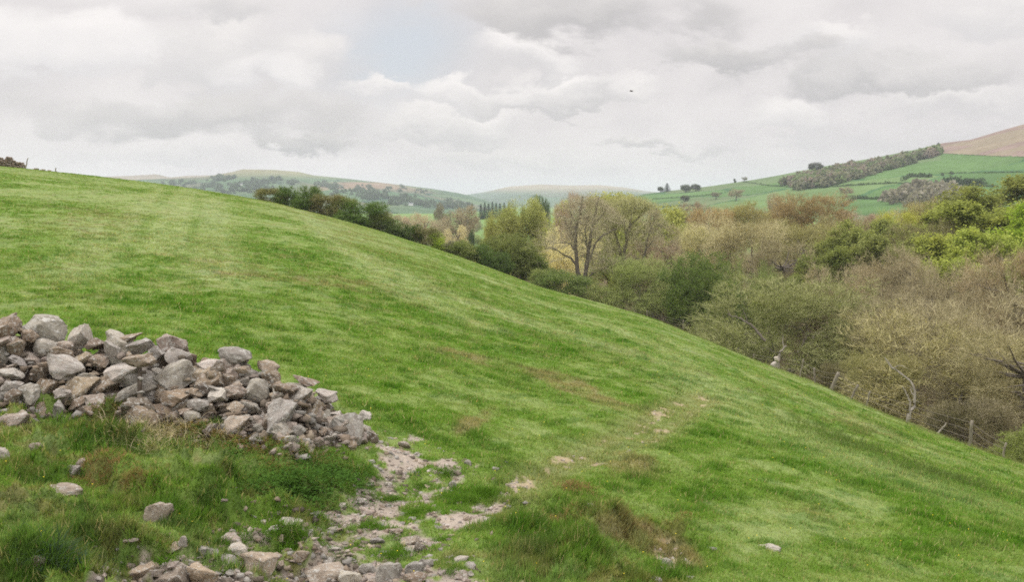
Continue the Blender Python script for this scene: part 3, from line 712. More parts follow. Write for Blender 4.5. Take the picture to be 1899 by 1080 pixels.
# ------------------------------------------------------------------ hawthorn hedge along the brow: each bush its own
HEDGE = [('thorn1', 505, 351, 46, (.15, .15, .055), 'low olive hawthorn bush, first on the brow from the hilltop'),
         ('thorn0', 532, 348, 34, DG, 'small dark green bush, second from the hilltop end of the hedge'),
         ('thorn0', 565, 347, 46, DG, 'dark green bush with a pale gap at its foot, third along the brow'),
         ('thorn1', 605, 362, 58, (.17, .16, .065), 'brown tinged hawthorn bush before the big green one on the brow'),
         ('thorn0', 668, 376, 80, (.085, .15, .03), 'largest rounded green bush on the brow line'),
         ('thorn0', 734, 408, 56, (.085, .125, .04), 'compact dark bush standing clear below the largest hedge bush'),
         ('thorn1', 787, 424, 44, (.15, .15, .06), 'brownish bush with reddish shoots on the brow'),
         ('thorn0', 816, 434, 34, LM, 'bright green young bush between brownish hedge bushes'),
         ('thorn1', 838, 448, 30, (.22, .21, .16), 'pale greyish thorn bush touching the bright green one'),
         ('thorn0', 868, 448, 52, OL, 'olive green bush halfway down the brow hedge'),
         ('thorn0', 905, 456, 44, DG, 'dark green low bush just above the tall olive shrub'),
         ('thorn1', 635, 368, 44, OL, 'olive bush squeezed against the left side of the largest hedge bush'),
         ('thorn0', 705, 396, 40, OL, 'green bush filling the gap right of the largest hedge bush'),
         ('thorn0', 762, 418, 34, DG, 'small dark bush just above the brownish bush with reddish shoots'),
         ('thorn1', 850, 452, 36, OL, 'leafy bush between the pale thorn and the halfway olive bush'),
         ('thorn0', 925, 470, 40, DG, 'dark bush at the left foot of the tall olive shrub'),
         ('thorn1', 1015, 500, 50, OL, 'olive bush between the rounded green shrub and the low spreading bush'),
         ('thorn1', 1040, 504, 80, (.11, .16, .04), 'low spreading green bush left of the twin stemmed tree foot')]
for (k, px, rt, w, c, lab) in HEDGE:
    az, _ = az_tan(px, rt); D = float(np.interp(az, _ax, TD))
    plant_px(k, 'hawthorn_bush', px, rt-4, w*1.35, D+2.5, c, lab, 'bush', 'hedge bushes along the brow of the field')
# ------------------------------------------------------------------ trees of the valley (label, kind, px, top row, width, distance, colour)
TREES = [
 # tall shrubs by the brow
 ('bushy0', 'willow_shrub', 945, 436, 96, 122, (.155, .185, .06), 'tall olive shrub on the brow in front of the poplar pair', 'shrub'),
 ('bushy0', 'willow_shrub', 985, 470, 60, 124, (.14, .185, .05), 'rounded green shrub right of the tall olive shrub', 'shrub'),
 ('willow0', 'willow_shrub', 1163, 476, 172, 118, (.19, .235, .07), 'broad round olive willow below the twin stemmed tree', 'shrub'),
 ('bushy0', 'holly_tree', 1303, 474, 128, 112, (.12, .175, .045), 'dense upright dark green tree above the fence', 'tree'),
 ('willow1', 'willow_shrub', 1395, 484, 110, 118, (.15, .21, .045), 'mid green bush behind the great domed willow', 'shrub'),
 ('willow0', 'willow_tree', 1450, 516, 300, 84, (.165, .185, .065), 'great domed grey green willow standing over the fence posts', 'tree'),
 ('willow1', 'willow_tree', 1735, 590, 330, 68, (.215, .195, .095), 'wide pale twiggy willow behind the broken leaning limb', 'tree'),
 ('bare1', 'willow_shrub', 1245, 560, 90, 116, (.24, .20, .13), 'thin brown scrub between the round willow and dark green tree', 'shrub'),
 # centre
 ('poplar', 'poplar_tree', 972, 372, 88, 150, (.32, .345, .13), 'taller yellow green poplar of the pair', 'tree'),
 ('poplar', 'poplar_tree', 928, 392, 54, 156, (.34, .36, .13), 'shorter yellow green poplar of the pair', 'tree'),
 ('leafy1', 'sycamore_tree', 1195, 366, 140, 172, (.34, .36, .13), 'yellow green tree showing behind the bare forked tree', 'tree'),
 ('leafy1', 'sycamore_tree', 1128, 368, 100, 190, (.36, .37, .16), 'pale yellow green crown between the twin stemmed tree and the forked ash', 'tree'),
 ('leafy0', 'sycamore_tree', 1185, 432, 110, 160, (.28, .32, .08), 'bright green low crown behind the bare forked tree', 'tree'),
 ('leafy1', 'sycamore_tree', 1030, 380, 56, 230, (.360, .400, .080), 'small yellow crown beside the pinkish bare tree', 'tree'),
 ('bare0', 'alder_tree', 1072, 360, 78, 185, (.27, .19, .165), 'pinkish brown bare crown behind the twin stemmed tree', 'tree'),
 ('willow1', 'catkin_willow', 1060, 424, 150, 165, CR_, 'cream catkin covered willow behind the twin stems', 'tree'),
 ('willow0', 'catkin_willow', 885, 466, 120, 300, (.50, .43, .20), 'golden pale thicket left of the poplars', 'tree'),
 # distant middle
 ('bare0', 'ash_tree', 850, 384, 62, 330, (.25, .20, .16), 'bare grey ash standing over the pale thicket', 'tree'),
 ('bare2', 'ash_tree', 822, 380, 34, 420, (.17, .15, .13), 'distant thin grey tree left of the bare ash', 'tree'),
 ('bushy0', 'oak_tree', 1000, 367, 36, 420, (.07, .115, .045), 'distant dark green round tree behind the poplars', 'tree'),
 ('bushy0', 'thorn_tree', 874, 430, 12, 320, (.07, .12, .04), 'tiny dark green tree in the pale thicket', 'tree'),
 # brown middle wood, back row
 ('bare2', 'oak_tree', 1255, 380, 66, 215, PK, 'pinkish bare tree at the left of the wood below the far field', 'tree'),
 ('bare0', 'oak_tree', 1312, 377, 50, 235, (.28, .22, .19), 'faint greyish bare tree on the back edge of the wood', 'tree'),
 ('bud0', 'oak_tree', 1322, 386, 84, 200, RU, 'rusty budding oak on the back edge of the wood', 'tree'),
 ('bud1', 'oak_tree', 1395, 378, 90, 205, (.27, .25, .09), 'olive yellow budding oak left of the large russet oak', 'tree'),
 ('bare2', 'ash_tree', 1425, 362, 66, 225, (.29, .235, .18), 'bare upright ash rising left of the russet oak', 'tree'),
 ('bud0', 'oak_tree', 1510, 360, 124, 190, (.30, .225, .11), 'large russet oak, tallest round crown of the middle wood', 'tree'),
 ('bare0', 'alder_tree', 1600, 392, 90, 235, (.30, .215, .19), 'pinkish bare alder right of the russet oak', 'tree'),
 ('bare1', 'alder_tree', 1665, 392, 100, 240, (.29, .22, .18), 'second pinkish bare alder before the green fields', 'tree'),
 ('bud1', 'oak_tree', 1735, 372, 110, 200, (.24, .22, .10), 'olive brown oak left of the tall yellow green sycamore', 'tree'),
 ('bud0', 'oak_tree', 1665, 392, 66, 180, (.34, .36, .05), 'small yellow leaved tree on the skyline of the wood', 'tree'),
 # middle rows
 ('bare1', 'ash_tree', 1265, 410, 110, 165, (.30, .25, .17), 'pale bare ash right of the slender dark stems', 'tree'),
 ('bare0', 'alder_tree', 1190, 440, 70, 150, (.25, .19, .15), 'purplish bare alder right of the yellow green crown', 'tree'),
 ('bare2', 'alder_tree', 1235, 440, 76, 140, (.27, .19, .165), 'mauve bare alder above the brown scrub', 'tree'),
 ('bud0', 'willow_tree', 1300, 418, 110, 150, (.37, .35, .20), 'pale creamy budding willow above the dark green tree', 'tree'),
 ('bare1', 'ash_tree', 1382, 398, 142, 140, (.31, .27, .18), 'large pale bare ash with fanned limbs in the middle wood', 'tree'),
 ('bud1', 'oak_tree', 1490, 412, 150, 150, (.235, .225, .085), 'broad olive oak below the russet oak', 'tree'),
 ('bare0', 'oak_tree', 1460, 448, 120, 130, (.22, .185, .11), 'brown oak with gnarled limbs above the domed willow', 'tree'),
 ('bud1', 'oak_tree', 1570, 405, 120, 165, (.255, .23, .11), 'olive oak rising behind the layered green sycamores', 'tree'),
 ('leafy0', 'sycamore_tree', 1605, 412, 120, 140, (.225, .25, .09), 'layered olive green sycamore, upper left of the green band', 'tree'),
 ('leafy1', 'sycamore_tree', 1545, 462, 110, 125, (.21, .245, .08), 'low green sycamore spilling down left of the green band', 'tree'),
 ('leafy0', 'sycamore_tree', 1660, 440, 130, 125, (.215, .235, .09), 'layered green sycamore in the middle of the green band', 'tree'),
 ('bud1', 'oak_tree', 1715, 410, 130, 135, (.19, .18, .08), 'dull olive oak between the two groups of sycamores', 'tree'),
 ('leafy1', 'sycamore_tree', 1850, 330, 150, 165, (.235, .26, .085), 'tall yellow green sycamore topping the wood at the right edge', 'tree'),
 ('leafy0', 'sycamore_tree', 1840, 378, 190, 140, (.30, .335, .095), 'bright layered sycamore below the topmost one', 'tree'),
 ('leafy1', 'sycamore_tree', 1775, 440, 130, 122, (.32, .355, .10), 'bright lime sycamore at the foot of the right group', 'tree'),
 ('leafy0', 'sycamore_tree', 1870, 430, 170, 115, (.29, .335, .085), 'vivid green sycamore above the bare oaks at the right edge', 'tree'),
 ('bud0', 'oak_tree', 1900, 392, 90, 150, (.24, .24, .11), 'greyish oak against the bright sycamore at the right edge', 'tree'),
 # front brown wood
 ('bare1', 'alder_tree', 1570, 480, 130, 108, (.235, .19, .14), 'purplish brown alder behind the domed willow', 'tree'),
 ('bare0', 'alder_tree', 1640, 478, 130, 104, (.245, .19, .135), 'grey brown alder with upright stems right of the domed willow', 'tree'),
 ('bare2', 'oak_tree', 1710, 462, 150, 100, (.235, .195, .14), 'bare oak with a dark forked trunk under the sycamores', 'tree'),
 ('bare1', 'oak_tree', 1790, 472, 170, 94, (.24, .20, .145), 'spreading bare brown oak in the right hand wood', 'tree'),
 ('bare0', 'oak_tree', 1880, 460, 160, 96, (.27, .205, .145), 'russet tinged bare oak at the right edge', 'tree'),
 ('bare0', 'oak_tree', 1600, 545, 150, 88, (.22, .18, .12), 'brown twiggy oak right of the domed willow', 'tree'),
 ('bare2', 'oak_tree', 1690, 545, 190, 82, (.22, .185, .13), 'bare oak with pale limbs above the pale twiggy willow', 'tree'),
 ('bare1', 'oak_tree', 1830, 540, 230, 74, (.235, .20, .14), 'wide grey limbed bare oak low at the right edge', 'tree'),
 ('bare0', 'oak_tree', 1900, 600, 200, 62, (.21, .18, .11), 'bare oak with long reaching branches above the fence end', 'tree'),
 ('willow1', 'willow_shrub', 1640, 650, 130, 66, (.215, .21, .08), 'low pale olive scrub left of the broken limb', 'shrub'),
 ('thorn1', 'bramble_bush', 1560, 672, 70, 72, (.16, .145, .08), 'brown bramble scrub by the thick leaning post', 'shrub'),
 ('thorn1', 'bramble_bush', 1800, 740, 130, 55, (.15, .13, .08), 'dark bramble scrub behind the tall thin post', 'shrub'),
 ('thorn0', 'bramble_bush', 1885, 790, 80, 50, (.20, .24, .07), 'green bramble bush at the right edge above the grass', 'shrub'),
 ('willow0', 'willow_shrub', 1600, 620, 120, 82, (.20, .19, .08), 'twiggy scrub between the domed willow and the pale willow', 'shrub'),
 ('willow0', 'willow_shrub', 2010, 700, 200, 58, (.21, .20, .08), 'scrub just beyond the right edge', 'shrub'),
 ('bare1', 'oak_tree', 2030, 480, 240, 92, (.235, .20, .14), 'oak beyond the right edge', 'tree'),
 ('leafy0', 'sycamore_tree', 1985, 380, 160, 130, (.26, .36, .05), 'sycamore beyond the right edge', 'tree'),
]
for (k, nm, px, rt, w, d, c, lab, cat) in TREES:
    if px > 1990: continue
    plant_px(k, nm, px, rt-3, w*1.12, d, c, lab, cat)

# ------------------------------------------------------------------ the twin stemmed bare tree
LIMBS_A = [([(1078, 560), (1076, 520), (1071, 490), (1068, 455), (1070, 420), (1078, 385), (1080, 366)], .36, 0),
             ([(1086, 560), (1086, 515), (1091, 480), (1095, 450), (1100, 415), (1106, 385), (1112, 366)], .34, .4),
             ([(1084, 520), (1094, 480), (1105, 452), (1118, 438), (1135, 430), (1148, 424)], .20, .8),
             ([(1074, 500), (1060, 478), (1045, 472), (1030, 462), (1018, 458), (1010, 462)], .15, -.5),
             ([(1072, 480), (1062, 455), (1048, 450), (1035, 452), (1022, 448)], .12, .8),
             ([(1092, 478), (1088, 450), (1084, 425), (1090, 400)], .12, -.8), ([(1069, 450), (1060, 430), (1050, 415), (1046, 400)], .12, .5),
             ([(1086, 520), (1100, 508), (1118, 500), (1140, 490)], .11, .5), ([(1100, 420), (1112, 405), (1124, 392), (1128, 380)], .10, .6), ([(1070, 420), (1060, 400), (1056, 384)], .09, -.4)]
def feature_tree(PX, RT, RB, d, limbs, label, colr, nleaf, seed, f1=150, f2=900, f3=1700, f5=8000, curve=.10):
    az, t = az_tan(PX, RT); x = d*math.sin(az); y = d*math.cos(az); zb = float(base_z(np.array([az]), np.array([d]))[0])
    s = d/F; r = np.random.default_rng(seed)
    _, tb = az_tan(PX, RB); zr = tb*d
    def P(px, row, dep=0): return ((px-PX)*s, dep, zr-zb+(RB-row)*s)
    TV, TF, o = [], [], 0; nodes = []; nr = []
    for pts, r0, dep in limbs:
        A = np.array([P(a, b, dep*(i/len(pts))*2) for i, (a, b) in enumerate(pts)])
        tt = np.linspace(0, len(A)-1, 22); Q = np.stack([np.interp(tt, range(len(A)), A[:, k]) for k in range(3)], 1)
        Q[1:-1] = (Q[:-2]+2*Q[1:-1]+Q[2:])/4+r.normal(0, .04, Q[1:-1].shape)
        R = np.linspace(r0, r0*.3, 22)
        V, f = tubes(Q[None], R[None], 7); TV.append(V); TF.append(f+o); o += len(V); nodes.append(Q[6:]); nr.append(R[6:])
    nodes = np.concatenate(nodes); nr = np.concatenate(nr)
    root = bpy.data.objects.new('ash_tree', None); C.objects.link(root); root.location = (x, y, zb)
    tag(root, label, 'tree')
    tr = obj('trunk', mesh_np('trunk', np.concatenate(TV), [np.concatenate(TF)], M_BARK, smooth=True), root)
    CV, CF, o = [], [], 0
    nL = nodes; rL = nr
    for lev, (n, spread, r0, k, S) in enumerate([(f1, 2.2, .045, 4, 6), (f2, 1.5, .024, 3, 5), (f3, .8, .010, 3, 4)]):
        i = r.integers(0, len(nL), n)
        hh = nL[i]; e = hh+r.normal(0, 1, (n, 3))*spread*np.array([.75, .8, .6])+np.array([0, 0, spread*.5]); lim = (t*d-zb)-curve*e[:, 0]**2-.05*e[:, 1]**2-1.2*r.random(n)**2; e[:, 2] = np.where(e[:, 2] > lim, lim, e[:, 2])
        Q = bez(hh, e, np.array([0, 0, .03]), .08, S, r); R = np.minimum(r0, rL[i]*.8)[:, None]*np.linspace(1, .4, S)[None]
        V, f = tubes(Q, R, k); CV.append(V); CF.append(f+o); o += len(V)
        nL = Q[:, 2:].reshape(-1, 3); rL = R[:, 2:].ravel()
    n5 = f5; i = r.integers(0, len(nL), n5); B = nL[i]; dr = r.normal(0, 1, (n5, 3)); dr[:, 2] += .5; dr /= np.linalg.norm(dr, axis=1)[:, None]
    E = B+dr*(.3+.4*r.random(n5))[:, None]; sd_ = np.cross(dr, r.normal(0, 1, (n5, 3))); sd_ /= np.linalg.norm(sd_, axis=1)[:, None]
    V5 = np.stack([B-sd_*.008, B+sd_*.008, E], 1).reshape(-1, 3)
    kk = r.integers(0, n5, nleaf); Lc = E[kk]+r.normal(0, .12, (nleaf, 3)); N = r.normal(0, 1, (nleaf, 3)); U = np.cross(N, r.normal(0, 1, (nleaf, 3))); U /= np.linalg.norm(U, axis=1)[:, None]; W = np.cross(N, U); W /= np.linalg.norm(W, axis=1)[:, None]
    sl = (.10*(.6+.8*r.random(nleaf)))[:, None]; VL = np.stack([Lc-U*sl*.5, Lc+W*sl*.3, Lc+U*sl*.5, Lc-W*sl*.3], 1).reshape(-1, 3); F4 = np.concatenate(CF)
    mi = np.concatenate([np.zeros(len(F4)), np.zeros(n5), np.ones(nleaf)])
    cr = obj('crown', mesh_np('crown', np.concatenate(CV+[V5, VL]), [F4, np.arange(3*n5).reshape(-1, 3)+o, np.arange(4*nleaf).reshape(-1, 4)+o+3*n5], [M_TWIG, M_LEAF], midx=mi), root)
    cr.color = (*colr, 1); tr.color = cr.color
feature_tree(1083, 360, 522, 118., LIMBS_A, 'bare twin stemmed ash with a long low crooked limb, standing alone above the brow', (.33, .30, .20), 5000, 5)
feature_tree(1160, 362, 522, 128., [([(1155, 545), (1155, 500), (1154, 477), (1150, 458), (1143, 438), (1139, 420), (1133, 404), (1128, 388)], .30, .5), ([(1156, 500), (1158, 470), (1163, 446), (1166, 424), (1170, 400), (1178, 384), (1188, 374)], .27, -.5),
    ([(1163, 446), (1160, 420), (1158, 396), (1154, 376)], .16, .6), ([(1166, 424), (1180, 410), (1192, 398), (1200, 386)], .13, .4), ([(1143, 438), (1128, 428), (1118, 416)], .10, -.4), ([(1154, 470), (1136, 462), (1120, 458)], .08, .3)],
    'airy forked ash with olive yellow buds, right of the twin stemmed tree', (.36, .37, .17), 11000, 15, f1=170, f2=1000, f3=1900, f5=8000, curve=.06)
feature_tree(1212, 386, 540, 124., [([(1186, 560), (1190, 510), (1194, 484), (1200, 462), (1203, 440), (1211, 420), (1217, 402), (1219, 388)], .20, .3), ([(1203, 440), (1208, 428), (1207, 412), (1210, 398)], .10, .4), ([(1200, 462), (1212, 448), (1220, 436)], .08, -.3)],
    'slender dark stemmed ash leaning right of the forked ash', (.30, .28, .17), 2500, 25, f1=60, f2=260, f3=600, f5=2600, curve=.35)

# ------------------------------------------------------------------ far trees, hedgerows and woods
def surf(px, row, zf, d0, d1): return hit(px, row, zf, d0, d1, 700)
def puffs(name, pts, size, colr, label, cat, seed=0, per=70, kind='stuff', conic=0.0, parent=None):
    r = np.random.default_rng(seed); n = len(pts)
    P = np.array(pts)[:, None, :]; s = (size*(.65+.7*r.random(n)))[:, None, None]
    v = r.normal(0, 1, (n, per, 3)); v /= np.linalg.norm(v, axis=2, keepdims=True); v *= (r.random((n, per, 1))**.35)
    v[..., 2] = np.abs(v[..., 2])*1.25
    Q = P+v*s*np.array([.9, .9, 1.0]); Q[..., 2] += .1*s[..., 0]
    q = Q.reshape(-1, 3); m = len(q); ss = np.repeat(s[:, 0, 0], per)[:, None]*.26
    U = r.normal(0, 1, (m, 3)); U /= np.linalg.norm(U, axis=1)[:, None]; W = np.cross(U, r.normal(0, 1, (m, 3))); W /= np.linalg.norm(W, axis=1)[:, None]
    V = np.stack([q-U*ss, q+W*ss*.8, q+U*ss, q-W*ss*.8], 1).reshape(-1, 3)
    o = obj(name, mesh_np(name, V, [np.arange(4*m).reshape(-1, 4)], M_LEAF)); o.color = (*colr, 1)
    tag(o, label, cat, kind=kind); return o
def polyfill(P, n, zf, d0, d1, seed):
    r = random.Random(seed); xs = [p[0] for p in P]; ys = [p[1] for p in P]; out = []
    while len(out) < n:
        a = r.uniform(min(xs), max(xs)); b = r.uniform(min(ys), max(ys))
        if inpoly(np.array([a]), np.array([b]), P)[0]:
            h = surf(a, b, zf, d0, d1)
            if h is not None: out.append(tuple(h))
            else: n -= 1
    return out
WOOD = [(1450, 344), (1500, 328), (1530, 324), (1580, 313), (1640, 304), (1700, 291), (1742, 281), (1742, 288), (1700, 300), (1640, 318), (1578, 335), (1540, 346), (1480, 352)]
for i, (n, c) in enumerate([(130, (.22, .22, .16)), (80, (.19, .24, .12)), (80, (.28, .235, .21))]):
    puffs('woodland', polyfill(WOOD, n, zR, 340, 1250, 5+i), 6.2, c, ['grey brown hanging wood across the far green hillside', 'greener trees mixed into the hanging wood on the far hillside', 'purplish bare trees mixed into the hanging wood on the far hillside'][i], 'woodland', 3+i)
puffs('woodland', polyfill([(1640, 362), (1700, 352), (1760, 352), (1790, 372), (1740, 384), (1680, 384), (1640, 376)], 60, zR, 340, 1250, 15), 6, (.26, .245, .20), 'grey leafless copse in the fields at the foot of the hill', 'woodland', 13)
def line_pts(pl, zf, d0, d1, step=2.2):
    out = []
    for (a, b) in zip(pl[:-1], pl[1:]):
        n = max(2, int(math.hypot(b[0]-a[0], b[1]-a[1])/step))
        for i in range(n):
            t = i/n; h = surf(a[0]+(b[0]-a[0])*t, a[1]+(b[1]-a[1])*t, zf, d0, d1)
            if h is not None: out.append(tuple(h))
    return out
HL = [([(1378, 338), (1426, 345), (1501, 350), (1570, 345), (1658, 340), (1750, 343), (1850, 347)], 1.7, 'long thin hedge line running below the hanging wood'),
      ([(1562, 384), (1572, 376), (1586, 369), (1620, 370), (1655, 371)], 2.4, 'dark hedge round the lowest bright green field'),
      ([(1753, 339), (1780, 341), (1822, 342)], 4.2, 'thick dark hedge beside the yellow green sycamore top'),
      ([(1673, 336), (1687, 328), (1728, 329)], 3.0, 'short kinked hedge in the upper green field'),
      ([(1744, 322), (1820, 321), (1899, 320)], 1.1, 'thin boundary line high in the green field'),
      ([(1205, 385), (1250, 384), (1300, 382)], 1.9, 'low hedge above the left of the brown wood'),
      ([(1212, 370), (1260, 367), (1300, 364), (1340, 360)], 1.6, 'hedge halfway up the left end of the green hill'),
      ([(1741, 285), (1800, 288), (1860, 291), (1899, 292)], .8, 'stone boundary between brown moor and green field')]
for i, (pl, s, lab) in enumerate(HL):
    puffs('hedgerow', line_pts(pl, zR, 340, 1250), s*.8, (.08, .12, .06), lab, 'hedge', 50+i, 26, kind='thing')
FT = [('conifer', 'pine_tree', 1237, 339, 16, (.035, .06, .035), 'dark pine on the left end of the hill skyline'),
      ('bushy0', 'hill_tree', 1225, 346, 12, (.09, .10, .08), 'small grey tree beside the skyline pine'),
      ('bushy0', 'hill_tree', 1272, 342, 20, (.08, .09, .06), 'low dark tree right of the skyline pine'),
      ('bushy0', 'hill_tree', 1290, 341, 18, (.09, .10, .07), 'flat topped tree, last of the skyline group'),
      ('thorn0', 'hill_thorn', 1363, 331, 6, (.04, .06, .03), 'lone dark thorn on the hill skyline'),
      ('bare0', 'hill_tree', 1380, 328, 12, (.2, .18, .15), 'faint bare tree beside the lone skyline thorn'),
      ('bushy0', 'hill_tree', 1513, 301, 26, (.085, .085, .075), 'big dark round tree breaking the skyline above the wood'),
      ('conifer', 'pine_tree', 1740, 264, 9, (.03, .05, .035), 'dark pine at the top corner of the wood by the moor'),
      ('thorn0', 'hill_thorn', 1765, 317, 7, (.05, .08, .04), 'small dark thorn in the upper green field'),
      ('thorn0', 'hill_thorn', 1748, 320, 5, (.06, .09, .05), 'tiny thorn left of the small dark thorn'),
      ('bare0', 'hill_tree', 1656, 350, 24, (.2, .17, .14), 'grey bare tree left of the leafless copse'),
      ('bare1', 'hill_tree', 1365, 350, 30, (.24, .19, .15), 'bare tree above the bare upright ash'),
      ('bushy0', 'hill_tree', 1270, 362, 16, (.10, .11, .08), 'grey green tree in the field below the skyline group'),
      ('bare0', 'hill_tree', 1328, 356, 18, (.19, .16, .14), 'purplish small tree in the sloping field'),
      ('bare1', 'hill_tree', 1569, 346, 26, (.23, .17, .15), 'pinkish tree at the lower corner of the hanging wood')]
for (k, nm, px, rt, w, c, lab) in FT:
    h = None; rb = rt+max(6, w*.75)
    for q in range(14):
        h = surf(px, rb+q*.8, zR, 340, 1250)
        if h is not None: break
    dd = math.hypot(h.x, h.y); _, t = az_tan(px, rt)
    plant(k, nm, h.x, h.y, h.z, max(2, t*dd-h.z), w*dd/F, c, lab, 'tree')
# far left hill woods
r_ = random.Random(4); pts = []; 
for (cx, cy, rx, ry, n) in [(410, 331, 26, 4, 46), (470, 340, 30, 6, 60), (515, 331, 12, 2.5, 14), (545, 338, 8, 3, 12), (600, 343, 14, 4, 20), (618, 347, 8, 3, 10), (690, 362, 20, 6, 40), (745, 372, 30, 7, 50), (650, 350, 50, 10, 30), (450, 352, 90, 8, 40), (800, 378, 50, 6, 40), (400, 345, 80, 6, 30), (720, 352, 70, 6, 22), (840, 382, 40, 4, 40), (330, 340, 30, 3, 10)]:
    for _ in range(n):
        h = surf(r_.gauss(cx, rx*.5), r_.gauss(cy, ry*.5)+2, zL, 920, 2900)
        if h is not None: pts.append(tuple(h))
puffs('woodland', pts, 6.5, (.12, .15, .11), 'dark copses and plantations scattered over the distant left hill', 'woodland', 77, 50)
# dark conifer clump
for i, (px, rt, w) in enumerate([(892, 377, 9), (899, 374, 9), (906, 376, 10), (913, 373, 9), (920, 375, 10), (927, 376, 9), (935, 375, 9), (944, 376, 8)]):
    plant_px('conifer', 'spruce_tree', px, rt, w*1.5, 700+10*(i % 3), (.025, .05, .04), 'dark distant spruce in the clump left of the poplars', 'tree', 'spruces in the distant clump')
# pale pinkish treeline left of centre
for i, (px, rt, w, d, c) in enumerate([(735, 398, 40, 380, (.38, .29, .24)), (762, 395, 34, 400, (.40, .31, .26)), (790, 396, 40, 370, (.37, .28, .23)), (815, 402, 36, 350, (.33, .26, .22)), (712, 392, 30, 460, (.24, .2, .17)), (870, 392, 40, 450, (.22, .19, .16)), (845, 418, 40, 300, (.42, .36, .24)), (900, 430, 36, 320, (.22, .28, .13))]):
    plant_px('bare1' if i % 2 else 'bare0', 'alder_tree', px, rt, w*1.2, d, c, ['leftmost pale pink bare alder of the distant treeline', 'palest pink alder, second in the distant treeline', 'rounded pink alder in the middle of the distant treeline', 'brownish pink alder ending the distant treeline', 'grey alder behind the left end of the pink treeline', 'grey bare tree right of the distant bare ash', 'cream thicket tree under the bare grey ash', 'pale green willow in front of the distant green field'][i], 'tree')
# field behind with farm: the small white house on the far hill
def far_house(px, row, w, h_, lab):
    p = surf(px, row, zL, 920, 2900); dd = math.hypot(p.x, p.y)
    root = bpy.data.objects.new('farmhouse', None); C.objects.link(root); root.location = p; tag(root, lab, 'house')
    W = w*dd/F; H = h_*dd/F; Dp = W*.5
    bm = bmesh.new(); bmesh.ops.create_cube(bm, size=1, matrix=Matrix.Translation((0, 0, H*.3-2))@Matrix.Diagonal((W, Dp, H*.6+4, 1)))
    me = bpy.data.meshes.new('wall'); bm.to_mesh(me); bm.free()
    m, q = new_mat('whitewash'); p_ = q.n('ShaderNodeBsdfDiffuse'); t = q.n('ShaderNodeTexCoord'); q.put(p_.inputs[0], q.ramp(q.noise(t.outputs['Object'], .5, 4), [(.3, (.7, .69, .66)), (.7, (.82, .81, .78))])); finish(m, q, p_.outputs[0]); me.materials.append(m); obj('wall', me, root)
    bm = bmesh.new(); z0 = H*.6+.02; vs = [bm.verts.new(v) for v in [(-W*.53, -Dp*.58, z0), (W*.53, -Dp*.58, z0), (W*.53, Dp*.58, z0), (-W*.53, Dp*.58, z0), (-W*.53, 0, H*1.05), (W*.53, 0, H*1.05)]]
    for f in [(0, 1, 5, 4), (2, 3, 4, 5), (1, 2, 5), (3, 0, 4), (3, 2, 1, 0)]: bm.faces.new([vs[i] for i in f])
    me = bpy.data.meshes.new('roof'); bm.to_mesh(me); bm.free()
    m, q = new_mat('slate'); p_ = q.n('ShaderNodeBsdfDiffuse'); t = q.n('ShaderNodeTexCoord'); q.put(p_.inputs[0], q.ramp(q.noise(t.outputs['Object'], .8, 4), [(.3, (.16, .17, .19)), (.7, (.24, .25, .27))])); finish(m, q, p_.outputs[0]); me.materials.append(m); obj('roof', me, root)
far_house(762, 381, 8, 4.5, 'small white farmhouse among dark copses on the distant hill')
far_house(447, 344, 6, 4, 'tiny pale farmhouse below the plantation on the distant hill')

# ================================================================== stones
random.seed(3)
def stone_mesh(seed, kind):
    rr = random.Random(seed)
    bm = bmesh.new(); n = {'block': 13, 'slab': 12, 'round': 26, 'wedge': 9}[kind]
    pts = []
    for i in range(n):
        v = Vector((rr.gauss(0, 1), rr.gauss(0, 1), rr.gauss(0, 1))).normalized()
        if kind != 'round':
            m = max(abs(v.x), abs(v.y), abs(v.z)); v = v*(1-.6)+v/m*.6
        else: v = v*(.9+.2*rr.random())
        pts.append(bm.verts.new(v*(.82+.3*rr.random() if kind != 'round' else 1)))
    r = bmesh.ops.convex_hull(bm, input=bm.verts)
    for v in [v for v in bm.verts if not v.link_faces]: bm.verts.remove(v)
    bmesh.ops.dissolve_limit(bm, angle_limit=math.radians(14), verts=bm.verts, edges=bm.edges)
    # unit box
    for ax in range(3):
        a = min(v.co[ax] for v in bm.verts); b = max(v.co[ax] for v in bm.verts)
        for v in bm.verts: v.co[ax] = (v.co[ax]-(a+b)/2)/(b-a)
    bmesh.ops.bevel(bm, geom=list(bm.edges)+list(bm.verts), offset=.045 if kind != 'round' else .05, segments=2, profile=.6, affect='EDGES', clamp_overlap=True)
    bmesh.ops.triangulate(bm, faces=bm.faces)
    long_e = [e for e in bm.edges if e.calc_length() > .12]
    bmesh.ops.subdivide_edges(bm, edges=long_e, cuts=2, use_grid_fill=False)
    bmesh.ops.triangulate(bm, faces=bm.faces)
    long_e = [e for e in bm.edges if e.calc_length() > .12]
    bmesh.ops.subdivide_edges(bm, edges=long_e, cuts=1); bmesh.ops.triangulate(bm, faces=bm.faces)
    bm.normal_update()
    o = Vector((seed*3.1, seed*1.7, 0))
    for v in bm.verts:
        d = (mnoise.fractal(v.co*2.3+o, .9, 2.1, 4))*.085+(mnoise.noise(v.co*9+o))*.022
        v.co += v.normal*d
    me = bpy.data.meshes.new('stone'); bm.to_mesh(me); bm.free(); me.materials.append(M_STONE)
    for p in me.polygons: p.use_smooth = True
    try: me.set_sharp_from_angle(angle=math.radians(28))
    except Exception: pass
    return me
ST = {k: [stone_mesh(s+i, k) for i in range(n)] for k, s, n in (('block', 100, 9), ('slab', 200, 6), ('round', 300, 6), ('wedge', 400, 5))}
TONE = {'pale': (.46, .432, .385), 'grey': (.31, .295, .262), 'brown': (.235, .188, .140), 'tan': (.34, .283, .212), 'pink': (.33, .282, .238), 'dark': (.14, .118, .092)}
